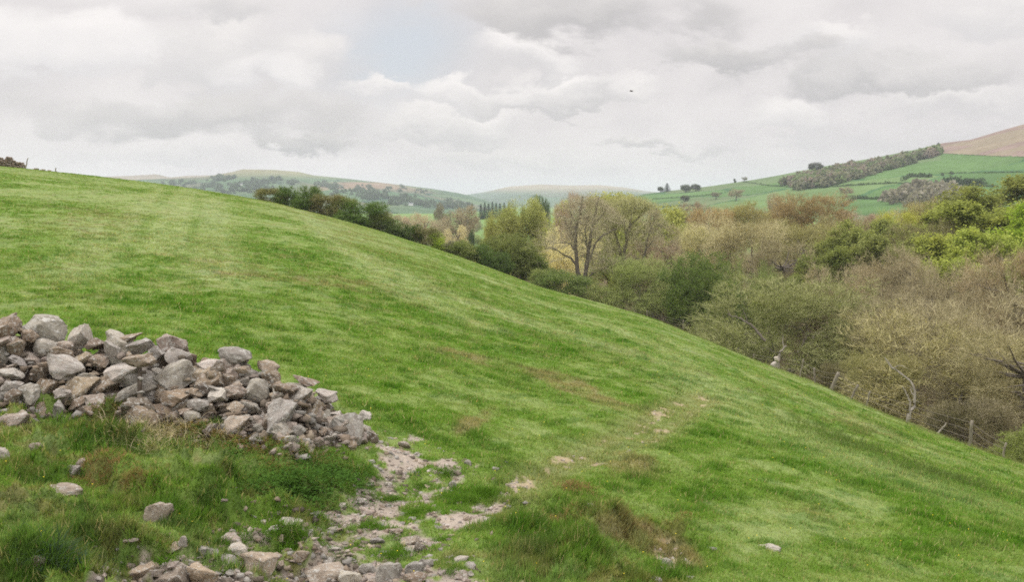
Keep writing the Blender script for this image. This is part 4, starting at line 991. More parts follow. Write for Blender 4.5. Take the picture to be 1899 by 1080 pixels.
def put_stone(kind, P, sx, sy, sz, rotv, tone, label, cat='stone', group=None, jit=.06, name=None, rs=random):
    me = rs.choice(ST[kind]); o = bpy.data.objects.new(name or ('boulder' if max(sx, sz) > .55 else 'stone'), me); C.objects.link(o)
    o.location = P; o.scale = (sx, sy, sz); o.rotation_euler = rotv
    c = TONE[tone]; j = 1+rs.uniform(-.14, .14); o.color = (c[0]*j, c[1]*j*(1+rs.uniform(-.02, .02)), c[2]*j*(1+rs.uniform(-.05, .05)), 1)
    return tag(o, label, cat, group)
# heap surface: front face climbs from the foot line to the crest line of the photograph's heap
FOOT = [(-200, 800), (0, 795), (60, 782), (150, 778), (230, 785), (300, 798), (380, 808), (450, 822), (520, 832), (600, 838), (650, 828), (700, 818)]
CREST = [(-200, 590), (0, 590), (40, 598), (80, 600), (110, 618), (160, 634), (200, 632), (250, 632), (320, 636), (345, 655), (400, 664), (435, 660), (465, 674), (500, 682), (545, 706), (590, 722), (620, 745), (650, 782), (680, 815), (700, 822)]
def heap_point(px, row, lift=0.):
    fr = np.interp(px, [p[0] for p in FOOT], [p[1] for p in FOOT]); cr = np.interp(px, [p[0] for p in CREST], [p[1] for p in CREST])
    f = hit(px, fr, ground_z); df = math.hypot(f.x, f.y)
    t = min(max((fr-row)/max(fr-cr, 1), -.1), 1.05); d = df + 1.75*(max(fr-cr, 10)/200)*t
    az, tn = az_tan(px, row); return Vector((d*math.sin(az), d*math.cos(az), tn*d)), d
# core of the heap: packed small rubble
def heap_core():
    cols = np.linspace(-150, 690, 150); V = []; n = 10
    for px in cols:
        fr = np.interp(px, [p[0] for p in FOOT], [p[1] for p in FOOT]); cr = np.interp(px, [p[0] for p in CREST], [p[1] for p in CREST])
        for t in np.linspace(0, 1, n):
            p, d = heap_point(px, fr+(cr+12-fr)*t); p.z -= .14+.06*mnoise.noise(p*4); p = p+Vector((p.x, p.y, 0)).normalized()*.18; V.append(tuple(p))
        q, d = heap_point(px, cr+8); dirv = Vector((q.x, q.y, 0)).normalized()
        for k, (dd, dz) in enumerate(((.5, -.12), (1.1, -.55), (1.9, None))):
            w = q+dirv*dd; w.z = (q.z+dz-.15) if dz is not None else gz_at(w.x, w.y)-.15
            w.z = max(w.z, gz_at(w.x, w.y)-.2); V.append(tuple(w))
    m = n+3; V = np.array(V); i = np.arange(len(cols)-1)[:, None]; j = np.arange(m-1)[None]
    f = np.stack([i*m+j, (i+1)*m+j, (i+1)*m+j+1, i*m+j+1], -1).reshape(-1, 4)
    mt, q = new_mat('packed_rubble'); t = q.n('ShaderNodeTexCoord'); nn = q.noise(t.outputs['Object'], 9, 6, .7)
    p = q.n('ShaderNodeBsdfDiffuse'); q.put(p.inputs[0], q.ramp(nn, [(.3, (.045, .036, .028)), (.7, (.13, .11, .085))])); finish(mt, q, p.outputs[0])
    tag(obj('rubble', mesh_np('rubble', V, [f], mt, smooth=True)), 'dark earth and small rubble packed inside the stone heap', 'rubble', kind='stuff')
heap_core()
# big stones read off one by one: zoom x, y, w, h, tilt, kind, tone, label
BIG = [
 (218, 152, 205, 135, -8, 'round', 'grey', 'largest rounded grey boulder on the crest of the heap'),
 (395, 180, 90, 112, 8, 'block', 'pale', 'squarish pale block right of the rounded crest boulder'),
 (40, 120, 100, 70, 20, 'slab', 'brown', 'brown slab at the top left end of the heap'),
 (12, 160, 90, 110, 0, 'block', 'brown', 'brown block cut by the left edge at the heap top'),
 (92, 240, 110, 90, 40, 'wedge', 'brown', 'brown wedge left of the rounded crest boulder'),
 (228, 245, 125, 100, 0, 'round', 'grey', 'rounded grey stone under the crest boulder'),
 (325, 222, 75, 46, 0, 'round', 'pink', 'small pinkish stone between crest boulder and pale block'),
 (312, 260, 100, 55, -10, 'block', 'brown', 'flat brown stone below the small pinkish one'),
 (405, 300, 112, 78, 5, 'block', 'tan', 'tan block below the squarish pale block'),
 (318, 330, 175, 92, -26, 'slab', 'pale', 'pale slab sloping right in the left half of the heap'),
 (480, 215, 85, 55, -20, 'block', 'brown', 'brown stone right of the squarish pale block'),
 (595, 225, 170, 95, -38, 'slab', 'pale', 'long pale slab leaning down from the crest'),
 (612, 195, 170, 42, 6, 'slab', 'brown', 'thin brown slab lying on the crest'),
 (572, 275, 78, 150, 4, 'wedge', 'pale', 'upright pale wedge of stone under the leaning slab'),
 (700, 225, 120, 75, 0, 'block', 'grey', 'grey crest stone right of the leaning slab'),
 (790, 262, 130, 90, -20, 'slab', 'grey', 'grey slab tilted right near the crest'),
 (868, 222, 135, 100, -10, 'block', 'pink', 'large pinkish brown block on the crest'),
 (893, 282, 115, 78, -15, 'block', 'pale', 'pale stone under the pinkish crest block'),
 (640, 365, 205, 130, -5, 'block', 'pale', 'big pale boulder in the middle of the heap'),
 (725, 420, 190, 105, -22, 'block', 'grey', 'grey boulder overlapping the big pale one on its right'),
 (655, 490, 250, 108, 22, 'wedge', 'grey', 'broad grey wedge jutting out below the big pale boulder'),
 (880, 382, 195, 120, 28, 'slab', 'grey', 'large grey slab leaning right of the big pale boulder'),
 (690, 300, 145, 60, 6, 'slab', 'tan', 'flat tan slab above the big pale boulder'),
 (872, 492, 200, 95, -5, 'slab', 'brown', 'broad brown slab below the large grey leaning slab'),
 (990, 530, 120, 78, 5, 'round', 'grey', 'rounded grey stone low in the middle of the heap'),
 (1092, 470, 92, 62, -10, 'block', 'pale', 'small light grey block with a white face'),
 (1050, 405, 135, 92, 0, 'block', 'brown', 'brown block right of the large grey leaning slab'),
 (1155, 395, 170, 85, -18, 'slab', 'brown', 'brown slab lying under the right crest boulder'),
 (1172, 275, 180, 88, -5, 'round', 'grey', 'smooth grey boulder on the crest right of the dip'),
 (1012, 350, 105, 50, 0, 'block', 'tan', 'tan block below the dip in the crest'),
 (1045, 318, 130, 38, 2, 'slab', 'pale', 'thin pale slab in the dip of the crest'),
 (1285, 458, 130, 128, 10, 'round', 'grey', 'round grey boulder in the right half of the heap'),
 (1338, 328, 112, 55, -18, 'slab', 'tan', 'tan slab on the crest right of the smooth grey boulder'),
 (1362, 375, 92, 62, 0, 'block', 'brown', 'brown block under the tan crest slab'),
 (1526, 402, 135, 42, -26, 'slab', 'brown', 'thin brown slab sticking out above the right end of the heap'),
 (1632, 478, 112, 50, -16, 'slab', 'pale', 'pale flat slab on the right shoulder of the heap'),
 (1405, 575, 132, 165, -8, 'block', 'grey', 'tall upright grey block at the front right of the heap'),
 (1485, 652, 82, 60, 0, 'round', 'grey', 'round stone at the foot of the tall grey block'),
 (1268, 540, 95, 62, -10, 'block', 'grey', 'grey block left of the tall upright block'),
 (1575, 545, 100, 90, 30, 'block', 'brown', 'brown block leaning right of the tall grey block'),
 (1680, 612, 130, 80, -22, 'slab', 'pink', 'pinkish slab at the right end of the heap'),
 (1728, 590, 50, 62, 10, 'round', 'grey', 'small rounded stone on end at the tip of the heap'),
 (1570, 718, 110, 80, 0, 'block', 'pink', 'mossy pinkish stone at the foot of the right end'),
 (1792, 690, 100, 66, -12, 'block', 'pink', 'pinkish stone lying off the right end of the heap'),
 (1655, 690, 85, 60, 0, 'block', 'grey', 'grey stone in the grass under the right end'),
 (1182, 622, 120, 90, 0, 'block', 'pink', 'mossy pale stone at the front foot of the heap'),
 (960, 582, 90, 62, 0, 'round', 'grey', 'rounded stone in moss at the front foot'),
 (1300, 622, 100, 60, -20, 'slab', 'pink', 'pinkish slab in moss left of the tall block'),
 (55, 372, 120, 70, 0, 'block', 'pale', 'pale block at the left edge, half way up the heap'),
 (62, 430, 102, 72, 8, 'round', 'grey', 'smooth grey stone below the pale left edge block'),
 (218, 458, 115, 122, 0, 'block', 'brown', 'upright brown block in the lower left of the heap'),
 (60, 492, 92, 76, 30, 'wedge', 'brown', 'leaning brown stone at the lower left edge'),
 (405, 442, 150, 108, 0, 'block', 'tan', 'tan faced block left of the big pale boulder'),
 (522, 432, 100, 108, -20, 'block', 'brown', 'brown block wedged against the big pale boulder'),
 (315, 462, 72, 50, 0, 'block', 'pale', 'small light block beside the upright brown block'),
 (298, 552, 62, 88, 15, 'wedge', 'grey', 'small standing wedge at the left foot'),
 (58, 602, 155, 62, 8, 'slab', 'pink', 'flat pinkish slab lying in grass at the left foot'),
 (495, 300, 92, 60, 6, 'block', 'brown', 'brown block left of the upright pale wedge'),
 (238, 335, 90, 60, 15, 'block', 'brown', 'dark brown stone left of the pale sloping slab'),
 (150, 465, 90, 90, 0, 'block', 'grey', 'grey block left of the upright brown block'),
 (200, 370, 80, 70, 0, 'block', 'brown', 'brown stone under the pale sloping slab'),
 (440, 385, 80, 50, -10, 'block', 'grey', 'grey stone above the tan faced block'),
 (635, 572, 120, 66, 5, 'block', 'brown', 'brown stone under the broad grey wedge'),
 (820, 548, 125, 56, -14, 'slab', 'brown', 'brown slab under the broad brown slab'),
 (450, 560, 125, 62, 20, 'slab', 'brown', 'brown slab at the front foot below the tan block'),
 (388, 520, 115, 66, 35, 'slab', 'brown', 'slab propped on edge below the tan block'),
 (1825, 572, 70, 56, 0, 'round', 'pale', 'lone pale stone in grass beyond the heap tip'),
 (1220, 350, 90, 60, 0, 'block', 'tan', 'tan stone below the smooth grey crest boulder'),
 (1430, 440, 100, 60, -10, 'block', 'brown', 'brown stone right of the round grey boulder'),
 (1500, 470, 110, 80, -10, 'block', 'grey', 'grey stone behind the tall upright block'),
 (1240, 590, 60, 50, 0, 'block', 'grey', 'small grey stone before the tall upright block'),
]
rs = random.Random(11)
occ = []
for (zx, zy, w, h, tilt, kind, tone, lab) in BIG:
    px = .3704*zx; row = 560+.3704*zy; wp = w*.3704*1.02; hp = h*.3704*1.04
    P, d = heap_point(px, row); s = d/F
    if zx > 1790: P = ghit(px, row+hp*.25)+Vector((0, 0, hp*s*.25)); d = P.length; s = d/F
    W = wp*s; H = hp*s; dep = {'slab': (W+H)*.5, 'wedge': (W+H)*.5}.get(kind, (W+H)*.55)
    P = P+Vector((P.x, P.y, 0)).normalized()*dep*.15
    # slabs lie back on the face: rotate about the view-facing axis for the tilt, small lean
    put_stone(kind, P, W, dep, H, (rs.uniform(-.25, .25), math.radians(-tilt), rs.uniform(-.25, .25)), tone, lab, 'boulder' if max(W, H) > .5 else 'stone', rs=rs, name='boulder' if max(W, H) > .5 else 'stone')
    occ.append((px, row, wp, hp))
# smaller stones filling the heap; look-alikes share a label and a group
FILL = {'brown': 'small brown stone wedged between larger ones in the heap', 'grey': 'small grey stone wedged between larger ones in the heap', 'tan': 'small tan stone wedged between larger ones in the heap', 'pink': 'small pinkish stone wedged between larger ones in the heap', 'dark': 'small dark stone deep in the gaps of the heap', 'pale': 'small pale stone wedged between larger ones in the heap'}
def fill(n, lo, hi, push, seed):
    r = random.Random(seed)
    for i in range(n):
        px = r.uniform(-15, 680) if r.random() < .7 else r.uniform(380, 680)
        fr = np.interp(px, [p[0] for p in FOOT], [p[1] for p in FOOT]); cr = np.interp(px, [p[0] for p in CREST], [p[1] for p in CREST])
        row = cr+(fr-cr)*(.03+.97*r.random()) if fr-cr > 8 else fr
        P, d = heap_point(px, row+4); s = d/F; w = r.uniform(lo, hi)*s*(1.15 if r.random() < .2 else 1)
        P = P+Vector((P.x, P.y, 0)).normalized()*push-Vector((0, 0, .5*push))
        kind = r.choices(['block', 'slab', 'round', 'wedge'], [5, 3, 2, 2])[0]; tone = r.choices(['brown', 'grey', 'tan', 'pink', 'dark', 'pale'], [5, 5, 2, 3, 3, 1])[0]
        hh = w*(r.uniform(.5, .95) if kind != 'slab' else r.uniform(.22, .4))
        put_stone(kind, P, w, w*r.uniform(.7, 1.1), hh, (r.uniform(-.5, .5), r.uniform(-.5, .5), r.uniform(0, 6.28)), tone, FILL[tone], 'stone', 'small %s stones filling the heap' % tone, rs=r, name='stone')
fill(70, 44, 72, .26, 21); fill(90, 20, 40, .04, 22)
def chips(name, pts, label, seed):
    r = np.random.default_rng(seed); n = len(pts); P = np.array([tuple(p[0]) for p in pts]); S = np.array([p[1] for p in pts])
    u = r.normal(0, 1, (n, 9, 3)); u /= np.linalg.norm(u, axis=2, keepdims=True)
    V = []; Fc = []; cc = []; o = 0; tone = np.array([TONE[k] for k in ('brown', 'grey', 'tan', 'pink', 'dark')])
    for i in range(n):
        bm = bmesh.new(); ax = (1, r.uniform(.6, 1), r.uniform(.35, .8))
        for q in u[i]: bm.verts.new((q[0]*ax[0]*S[i], q[1]*ax[1]*S[i], q[2]*ax[2]*S[i]))
        bmesh.ops.convex_hull(bm, input=bm.verts); bm.verts.ensure_lookup_table(); bm.verts.index_update()
        for f in bm.faces: Fc.append([v.index+o for v in f.verts])
        c = tone[r.integers(0, 5)]*r.uniform(.75, 1.15)
        for v in bm.verts: V.append(tuple(v.co+Vector(P[i]))); cc.append(c)
        o += len(bm.verts); bm.free()
    tri = np.array([f for f in Fc if len(f) == 3]); me = mesh_np(name, np.array(V), [tri], M_GROUND, np.array(cc))
    return tag(obj(name, me), label, 'rubble', kind='stuff')
_r = random.Random(77); _p = []
for i in range(1300):
    px = _r.uniform(-15, 655) if _r.random() < .6 else _r.uniform(420, 655)
    fr_ = np.interp(px, [p[0] for p in FOOT], [p[1] for p in FOOT]); cr_ = np.interp(px, [p[0] for p in CREST], [p[1] for p in CREST])
    t_ = _r.random()**1.6; q_, d_ = heap_point(px, fr_+(cr_+6-fr_)*t_+_r.uniform(0, 8)); _p.append((q_+Vector((q_.x, q_.y, 0)).normalized()*_r.uniform(-.06, .16)-Vector((0, 0, .05)), _r.choice([.035, .05, .07, .10])*_r.uniform(.8, 1.2)))
chips('rubble', _p, 'small broken stones filling the gaps between the larger stones of the heap', 5)
_p = []
while len(_p) < 2400:
    seg = _r.choice([PATH_A, PATH_A, PATH_A, PATH_A2, PATH_A2, PATH_A3, PATH_B[:4], None])
    if seg is None: px = _r.choice([_r.uniform(200, 900), _r.gauss(640, 110)]); q_ = ghit(px, min(1079, _r.choice([_r.uniform(1030, 1079), _r.gauss(1000, 40)])))
    else:
        k = _r.randrange(len(seg)-1); t_ = _r.random(); x = seg[k][0]+(seg[k+1][0]-seg[k][0])*t_+_r.gauss(0, .34); y = seg[k][1]+(seg[k+1][1]-seg[k][1])*t_+_r.gauss(0, .34); q_ = Vector((x, y, gz_at(x, y)))
    _p.append((q_-Vector((0, 0, .01)), _r.choice([.012, .015, .02, .025, .03, .045, .06])*_r.uniform(.8, 1.2)))
chips('rubble', _p, 'broken grey beige stones littering the worn track', 6)
# ------------------------------------------------------------------ stones on the path and in the turf
LOOSE = [
 (602, 1062, 84, 34, 'slab', 'pink', 'broad flat pinkish slab set in the path at the bottom edge'),
 (478, 1040, 78, 40, 'wedge', 'tan', 'pointed tan slab tilted left of the flat path slab'),
 (428, 1002, 44, 26, 'block', 'pink', 'pink stone on the path beside a grass tuft'),
 (440, 1018, 44, 24, 'block', 'pale', 'pale stone just below the pink stone on the path'),
 (385, 1066, 60, 42, 'wedge', 'tan', 'pointed tan stone standing at the bottom edge'),
 (355, 1062, 44, 40, 'wedge', 'pink', 'narrow pink stone left of the pointed tan stone'),
 (265, 1060, 66, 36, 'block', 'tan', 'weathered tan block at the bottom left of the path'),
 (315, 1066, 60, 34, 'block', 'pink', 'pink block among rubble at the bottom edge'),
 (340, 1005, 18, 18, 'block', 'pale', 'small pale stone standing at the bank edge'),
 (385, 1024, 46, 26, 'block', 'grey', 'grey stone below the bank edge'),
 (540, 970, 44, 20, 'block', 'pale', 'pale flat stone at the upper end of the rocky patch'),
 (770, 1055, 40, 26, 'block', 'grey', 'dark grey block at the bottom edge right of the slab'),
 (765, 1072, 56, 22, 'slab', 'brown', 'brown slab under the dark grey block'),
 (722, 1062, 52, 40, 'block', 'grey', 'squared grey stone right of the flat path slab'),
 (790, 1045, 32, 26, 'round', 'grey', 'round grey stone above the brown slab'),
 (780, 1018, 30, 20, 'round', 'dark', 'dark round stone by a tuft above the bottom rubble'),
 (650, 1072, 44, 26, 'block', 'pale', 'pale block at the right side of the flat path slab'),
 (680, 1054, 36, 20, 'round', 'grey', 'rounded stone between slab and squared grey stone'),
 (560, 1030, 30, 16, 'block', 'tan', 'small tan stone above the flat path slab'),
 (665, 928, 34, 14, 'slab', 'pale', 'pale flat stone half way up the path'),
 (633, 938, 20, 12, 'block', 'pale', 'tiny pale stone left of the pale flat path stone'),
 (730, 985, 36, 12, 'slab', 'brown', 'brown flat stone in the worn turf'),
 (700, 1003, 30, 14, 'block', 'grey', 'grey stone in the path below the brown flat stone'),
 (838, 900, 18, 16, 'round', 'grey', 'lone round grey stone in grass right of the path'),
 (868, 858, 16, 10, 'block', 'grey', 'small grey stone at the top right of the path'),
 (718, 898, 20, 10, 'slab', 'pale', 'pale chip of stone in the upper path'),
 (750, 825, 26, 18, 'block', 'pink', 'pinkish stone where the path fades into turf'),
 (675, 774, 30, 20, 'round', 'grey', 'grey stone in grass above the heap tip'),
 (1096, 940, 24, 16, 'block', 'grey', 'grey stone in grass on the right hand bank'),
 (1425, 1015, 46, 15, 'slab', 'pale', 'long pale stone lying alone in lush grass at lower right'),
 (1320, 1018, 20, 10, 'round', 'grey', 'small grey stone left of the long pale stone'),
 (1236, 1044, 24, 16, 'round', 'grey', 'grey stone under the eroded earth scar'),
 (1274, 1048, 14, 8, 'block', 'pink', 'tiny pink stone under the eroded earth scar'),
 (1280, 1078, 30, 14, 'round', 'grey', 'grey stone cut by the bottom edge right of centre'),
 (1215, 1078, 26, 12, 'round', 'grey', 'low grey stone cut by the bottom edge'),
 (295, 950, 52, 36, 'block', 'pink', 'mossy topped pink boulder alone on the grassy bank'),
 (115, 905, 74, 26, 'slab', 'pink', 'flat pinkish stone in grass on the bank'),
 (135, 874, 26, 22, 'block', 'grey', 'grey stone above the flat bank stone'),
 (150, 858, 18, 14, 'block', 'pink', 'small pink stone topping the grey bank stone'),
 (4, 842, 26, 18, 'block', 'pale', 'pale stone at the left edge of the bank'),
 (66, 828, 24, 12, 'round', 'pink', 'half buried pink stone below the heap'),
 (70, 1040, 30, 20, 'block', 'brown', 'brown stone beside the pale green corner turf'),
]
for (px, row, w, h, kind, tone, lab) in LOOSE:
    P = ghit(px, min(row+h*.3, 1079)); s = P.length/F; W = w*s*.92; H = h*s*(1.15 if kind != 'slab' else .9)
    P.z += H*.12
    put_stone(kind, P, W, W*.75, H, (rs.uniform(-.12, .12), rs.uniform(-.12, .12), rs.uniform(-.3, .3)), tone, lab, 'stone', rs=rs, name='stone')
r = random.Random(31); n = 0
while n < 90:
    seg = r.choice([PATH_A, PATH_A, PATH_A2, PATH_A2, PATH_B[:4], None])
    if seg is None: px = r.uniform(180, 900); row = r.uniform(1040, 1079); P = ghit(px, row)
    else:
        k = r.randrange(len(seg)-1); t = r.random(); x = seg[k][0]+(seg[k+1][0]-seg[k][0])*t+r.gauss(0, .3); y = seg[k][1]+(seg[k+1][1]-seg[k][1])*t+r.gauss(0, .3)
        P = Vector((x, y, gz_at(x, y)))
    w = r.choice([.07, .09, .11, .14, .18])*r.uniform(.8, 1.2)*(1 if P.length < 11 else .8); tone = r.choices(['pink', 'tan', 'grey', 'pale'], [5, 3, 3, 2])[0]
    kind = r.choice(['block', 'slab', 'block', 'round']); H = w*(r.uniform(.3, .55) if kind != 'slab' else .25)
    put_stone(kind, P+Vector((0, 0, H*.1)), w, w*r.uniform(.6, 1), H, (r.uniform(-.2, .2), r.uniform(-.2, .2), r.uniform(0, 6.28)), tone,
              'small loose %s stone bedded in the worn path' % {'pink': 'pinkish', 'tan': 'tan', 'grey': 'grey', 'pale': 'pale'}[tone], 'stone', 'loose %s stones on the path' % tone, rs=r, name='stone'); n += 1
# gravel: pebbles too many to count
def gravel():
    r = np.random.default_rng(44); N = 60000
    d = 6.3*(18/6.3)**r.random(N); az = r.uniform(-.5, .35, N); x = d*np.sin(az); y = d*np.cos(az); z = ground_z(az, d)
    c, bare, lush, b = cover(x, y, z); k = r.random(N) < bare*.9; x, y, z = x[k], y[k], z[k]; n = len(x)
    base = np.array([(1, 0, 0), (-.5, .87, 0), (-.5, -.87, 0), (.1, 0, 1.), (.5, .6, .5), (-.7, 0, .5), (.3, -.7, .45)])
    f0 = np.array([(0, 4, 3), (4, 1, 3), (1, 5, 3), (5, 2, 3), (2, 6, 3), (6, 0, 3), (0, 1, 4), (1, 2, 5), (2, 0, 6)])
    s = .007+.028*r.random(n)**3; a = r.random(n)*6.28
    B = base[None]*(1+r.normal(0, .18, (n, 7, 3))); X = B[..., 0]*np.cos(a)[:, None]-B[..., 1]*np.sin(a)[:, None]; Y = B[..., 0]*np.sin(a)[:, None]+B[..., 1]*np.cos(a)[:, None]
    V = np.stack([X*s[:, None]+x[:, None], Y*s[:, None]*.8+y[:, None], B[..., 2]*s[:, None]*.7+z[:, None]-.004], -1)
    f = (f0[None]+np.arange(n)[:, None, None]*7).reshape(-1, 3)
    c = np.array([(.36, .30, .26), (.30, .27, .24), (.42, .38, .34), (.24, .19, .15)])[r.integers(0, 4, n)]*(.8+.4*r.random((n, 1)))
    me = mesh_np('gravel', V.reshape(-1, 3), [f], M_GROUND, np.repeat(c, 7, 0)); tag(obj('gravel', me), 'loose gravel and grit covering the worn path', 'gravel', kind='stuff')
gravel()

# ================================================================== small plants near the camera
def spray(name, centers, n, hgt, width, colr, label, cat, seed, spread=.22, leaf=False, kind='stuff', lean=.5):
    r = np.random.default_rng(seed); V = []; cols = []; F3 = []
    for (x, y, sc) in centers:
        m = int(n*sc*sc); px = x+r.normal(0, spread*sc, m); py = y+r.normal(0, spread*sc*.8, m)
        az = np.arctan2(px, py); dd = np.hypot(px, py); z = ground_z(az, dd)
        h = hgt*sc*(.4+.8*r.random(m)); l = np.stack([r.normal(0, lean, m), r.normal(0, lean, m), np.ones(m)], -1); l /= np.linalg.norm(l, axis=1)[:, None]
        P = np.stack([px, py, z], -1)
        if leaf: P = P+l*h[:, None]*r.random(m)[:, None]; l = r.normal(0, 1, (m, 3)); l[:, 2] = np.abs(l[:, 2])*.4; l /= np.linalg.norm(l, axis=1)[:, None]; h = width*3*(.6+.8*r.random(m))
        a = r.random(m)*6.28; wd = np.stack([np.cos(a), np.sin(a), 0*a], -1)*width
        mid = P+l*h[:, None]*.55; tip = P+l*h[:, None]+np.stack([0*h, 0*h, -.12*h], -1)*(0 if leaf else 1)+l*[1, 1, 0]*h[:, None]*.35
        if leaf: q = np.stack([P, mid-wd*.9, tip, mid+wd*.9], 1)
        else: q = np.stack([P-wd*.5, mid-wd*.4, tip, mid+wd*.4], 1)
        V.append(q.reshape(-1, 3)); cc = np.array(colr)[None]*(.65+.7*r.random((m, 1))); cols.append(np.repeat(cc, 4, 0))
    V = np.concatenate(V); me = mesh_np(name, V, [np.arange(len(V)).reshape(-1, 4)], M_BLADE, np.concatenate(cols))
    return tag(obj(name, me), label, cat, kind=kind)
def cen(lst, jr=0, k=1, seed=0):
    r = random.Random(seed); out = []
    for (px, row, sc) in lst:
        for i in range(k):
            p = ghit(min(max(px+r.uniform(-jr, jr), -60), 1950), min(row+r.uniform(-jr*.35, jr*.35), 1078)); out.append((p.x, p.y, sc*r.uniform(.75, 1.2)))
    return out
spray('rushes', cen([(500, 890, .8), (560, 900, .9), (620, 880, .8), (450, 870, .7), (540, 870, .6)], 36, 4, 17), 60, .26, .006, (.13, .24, .045), 'taller pale grass blades growing through the nettles', 'grass', 161, .22, lean=.8)
spray('nettles', cen([(455, 885, .6), (515, 905, .8), (570, 912, 1.0), (630, 885, .8), (560, 928, .7), (645, 895, .6), (600, 875, .5), (420, 845, .4)], 26, 4, 1), 420, .22, .013, (.065, .135, .026), 'dark green nettle patch at the foot of the heap', 'nettles', 61, .26, True)
spray('dry_grass', cen([(260, 800, .9), (300, 810, 1.0), (330, 812, .9), (230, 790, .7), (380, 815, .8), (560, 850, .5), (280, 825, .8)], 16, 3, 2), 75, .30, .006, (.46, .40, .26), 'bleached dead grass stalks in front of the heap', 'grass', 62, .16, lean=.9)
spray('moss', cen([(300, 792, 1), (350, 800, 1), (400, 815, 1), (450, 825, 1), (500, 838, .9), (230, 785, .9), (180, 785, .8), (560, 845, .8)], 24, 4, 3), 260, .06, .012, (.20, .15, .055), 'orange brown moss along the foot of the heap', 'moss', 63, .18, True)
spray('thistle', cen([(108, 1042, 1.0)], 0, 1, 4), 420, .26, .010, (.060, .100, .060), 'dark bluish green thistle clump beside the corner turf', 'plant', 64, .10, kind='thing', lean=.9)
spray('rushes', cen([(20, 900, 1), (60, 960, 1), (40, 1000, .9), (130, 990, .9), (230, 990, .8), (160, 950, .8), (100, 860, .6), (200, 905, .7), (330, 985, .7)], 34, 3, 5), 70, .13, .005, (.10, .18, .035), 'coarse dark grass tufts over the left bank', 'grass', 65, .20, lean=.9)
r = random.Random(9)
TUFTS = [(305, 1042, .8), (540, 1020, .9), (520, 985, .8), (655, 1020, .5), (735, 1035, .7), (590, 960, .7), (415, 1012, .5), (460, 1000, .6), (560, 1000, .6), (690, 980, .6), (640, 905, .5), (730, 930, .6), (860, 930, .9), (900, 920, .9), (770, 955, .7), (820, 1005, .5), (840, 1062, .5), (690, 885, .5), (600, 1010, .4), (500, 1050, .4), (830, 880, .6), (780, 905, .5), (620, 1045, .4), (700, 1030, .4)]
for (px, row, sc) in TUFTS:
    p = ghit(px, row); spray('grass_tuft', [(p.x, p.y, sc)], 1300, .13, .006, (.095, .19, .022), 'bright green grass tuft growing between stones of the path', 'grass', r.randrange(999), .12, kind='thing', lean=.7)['group'] = 'grass tufts on the path'
HUM = [(262, 885, .9, 'rounded brown dead grass hummock on the left bank'), (190, 868, 1.1, 'rusty brown dead grass mound above the bank hummock'), (1068, 902, .9, 'pale brown hummock beside the right hand turf edge'), (1045, 965, .8, 'low rusty hummock on the right hand bank'), (1160, 962, 1.0, 'eroded dark brown hummock with bare earth'), (1270, 960, .5, 'small tan scuffed hummock in green grass')]
for (px, row, sc, lab) in HUM:
    p = ghit(px, row); o = spray('grass_hummock', [(p.x, p.y, sc)], 900, .10, .007, (.25, .165, .075), lab, 'hummock', r.randrange(999), .16, kind='thing', lean=.8)
spray('rushes', cen([(1500, 790, 1), (1525, 800, 1), (1555, 818, 1.2), (1590, 830, 1), (1740, 885, 1.3), (1765, 895, 1.2), (1430, 775, .6)], 8, 3, 8), 110, .20, .012, (.12, .165, .05), 'dark rushy tufts crossing the right hand slope', 'grass', 66, .5, lean=.5)
spray('long_grass', [(hit_safe(px, np.interp(px, [p[0] for p in SKYL], [p[1] for p in SKYL])+.5).x, hit_safe(px, np.interp(px, [p[0] for p in SKYL], [p[1] for p in SKYL])+.5).y, 1) for px in np.arange(1120, 1920, 7)], 45, .26, .014, (.17, .19, .07), 'rank untrimmed grass along the foot of the wire fence', 'grass', 68, .55, lean=.5)
# flowers: tiny yellow heads dotted through the turf
def flowers():
    r = np.random.default_rng(91); N = 300; d = 6.8*(60/6.8)**r.random(N); az = r.uniform(-.54, .54, N); x = d*np.sin(az); y = d*np.cos(az); z = ground_z(az, d)
    c, bare, lush, b = cover(x, y, z); k = (bare < .2); x, y, z, d = x[k], y[k], z[k], d[k]; n = len(x)
    s = .006*(d/8)**.5; a = r.random((n, 1))*6.28+np.arange(6)[None]*1.047
    V = np.stack([x[:, None]+np.cos(a)*s[:, None], y[:, None]+np.sin(a)*s[:, None], (z+.085)[:, None]+.3*s[:, None]*np.sin(a)], -1).reshape(-1, 3)
    col = np.tile(np.array([(.75, .62, .05)]), (n*6, 1))
    tag(obj('wildflowers', mesh_np('wildflowers', V, [np.arange(6*n).reshape(-1, 6)], M_BLADE, col)), 'tiny yellow flowers dotted through the turf', 'flowers', kind='stuff')
flowers()

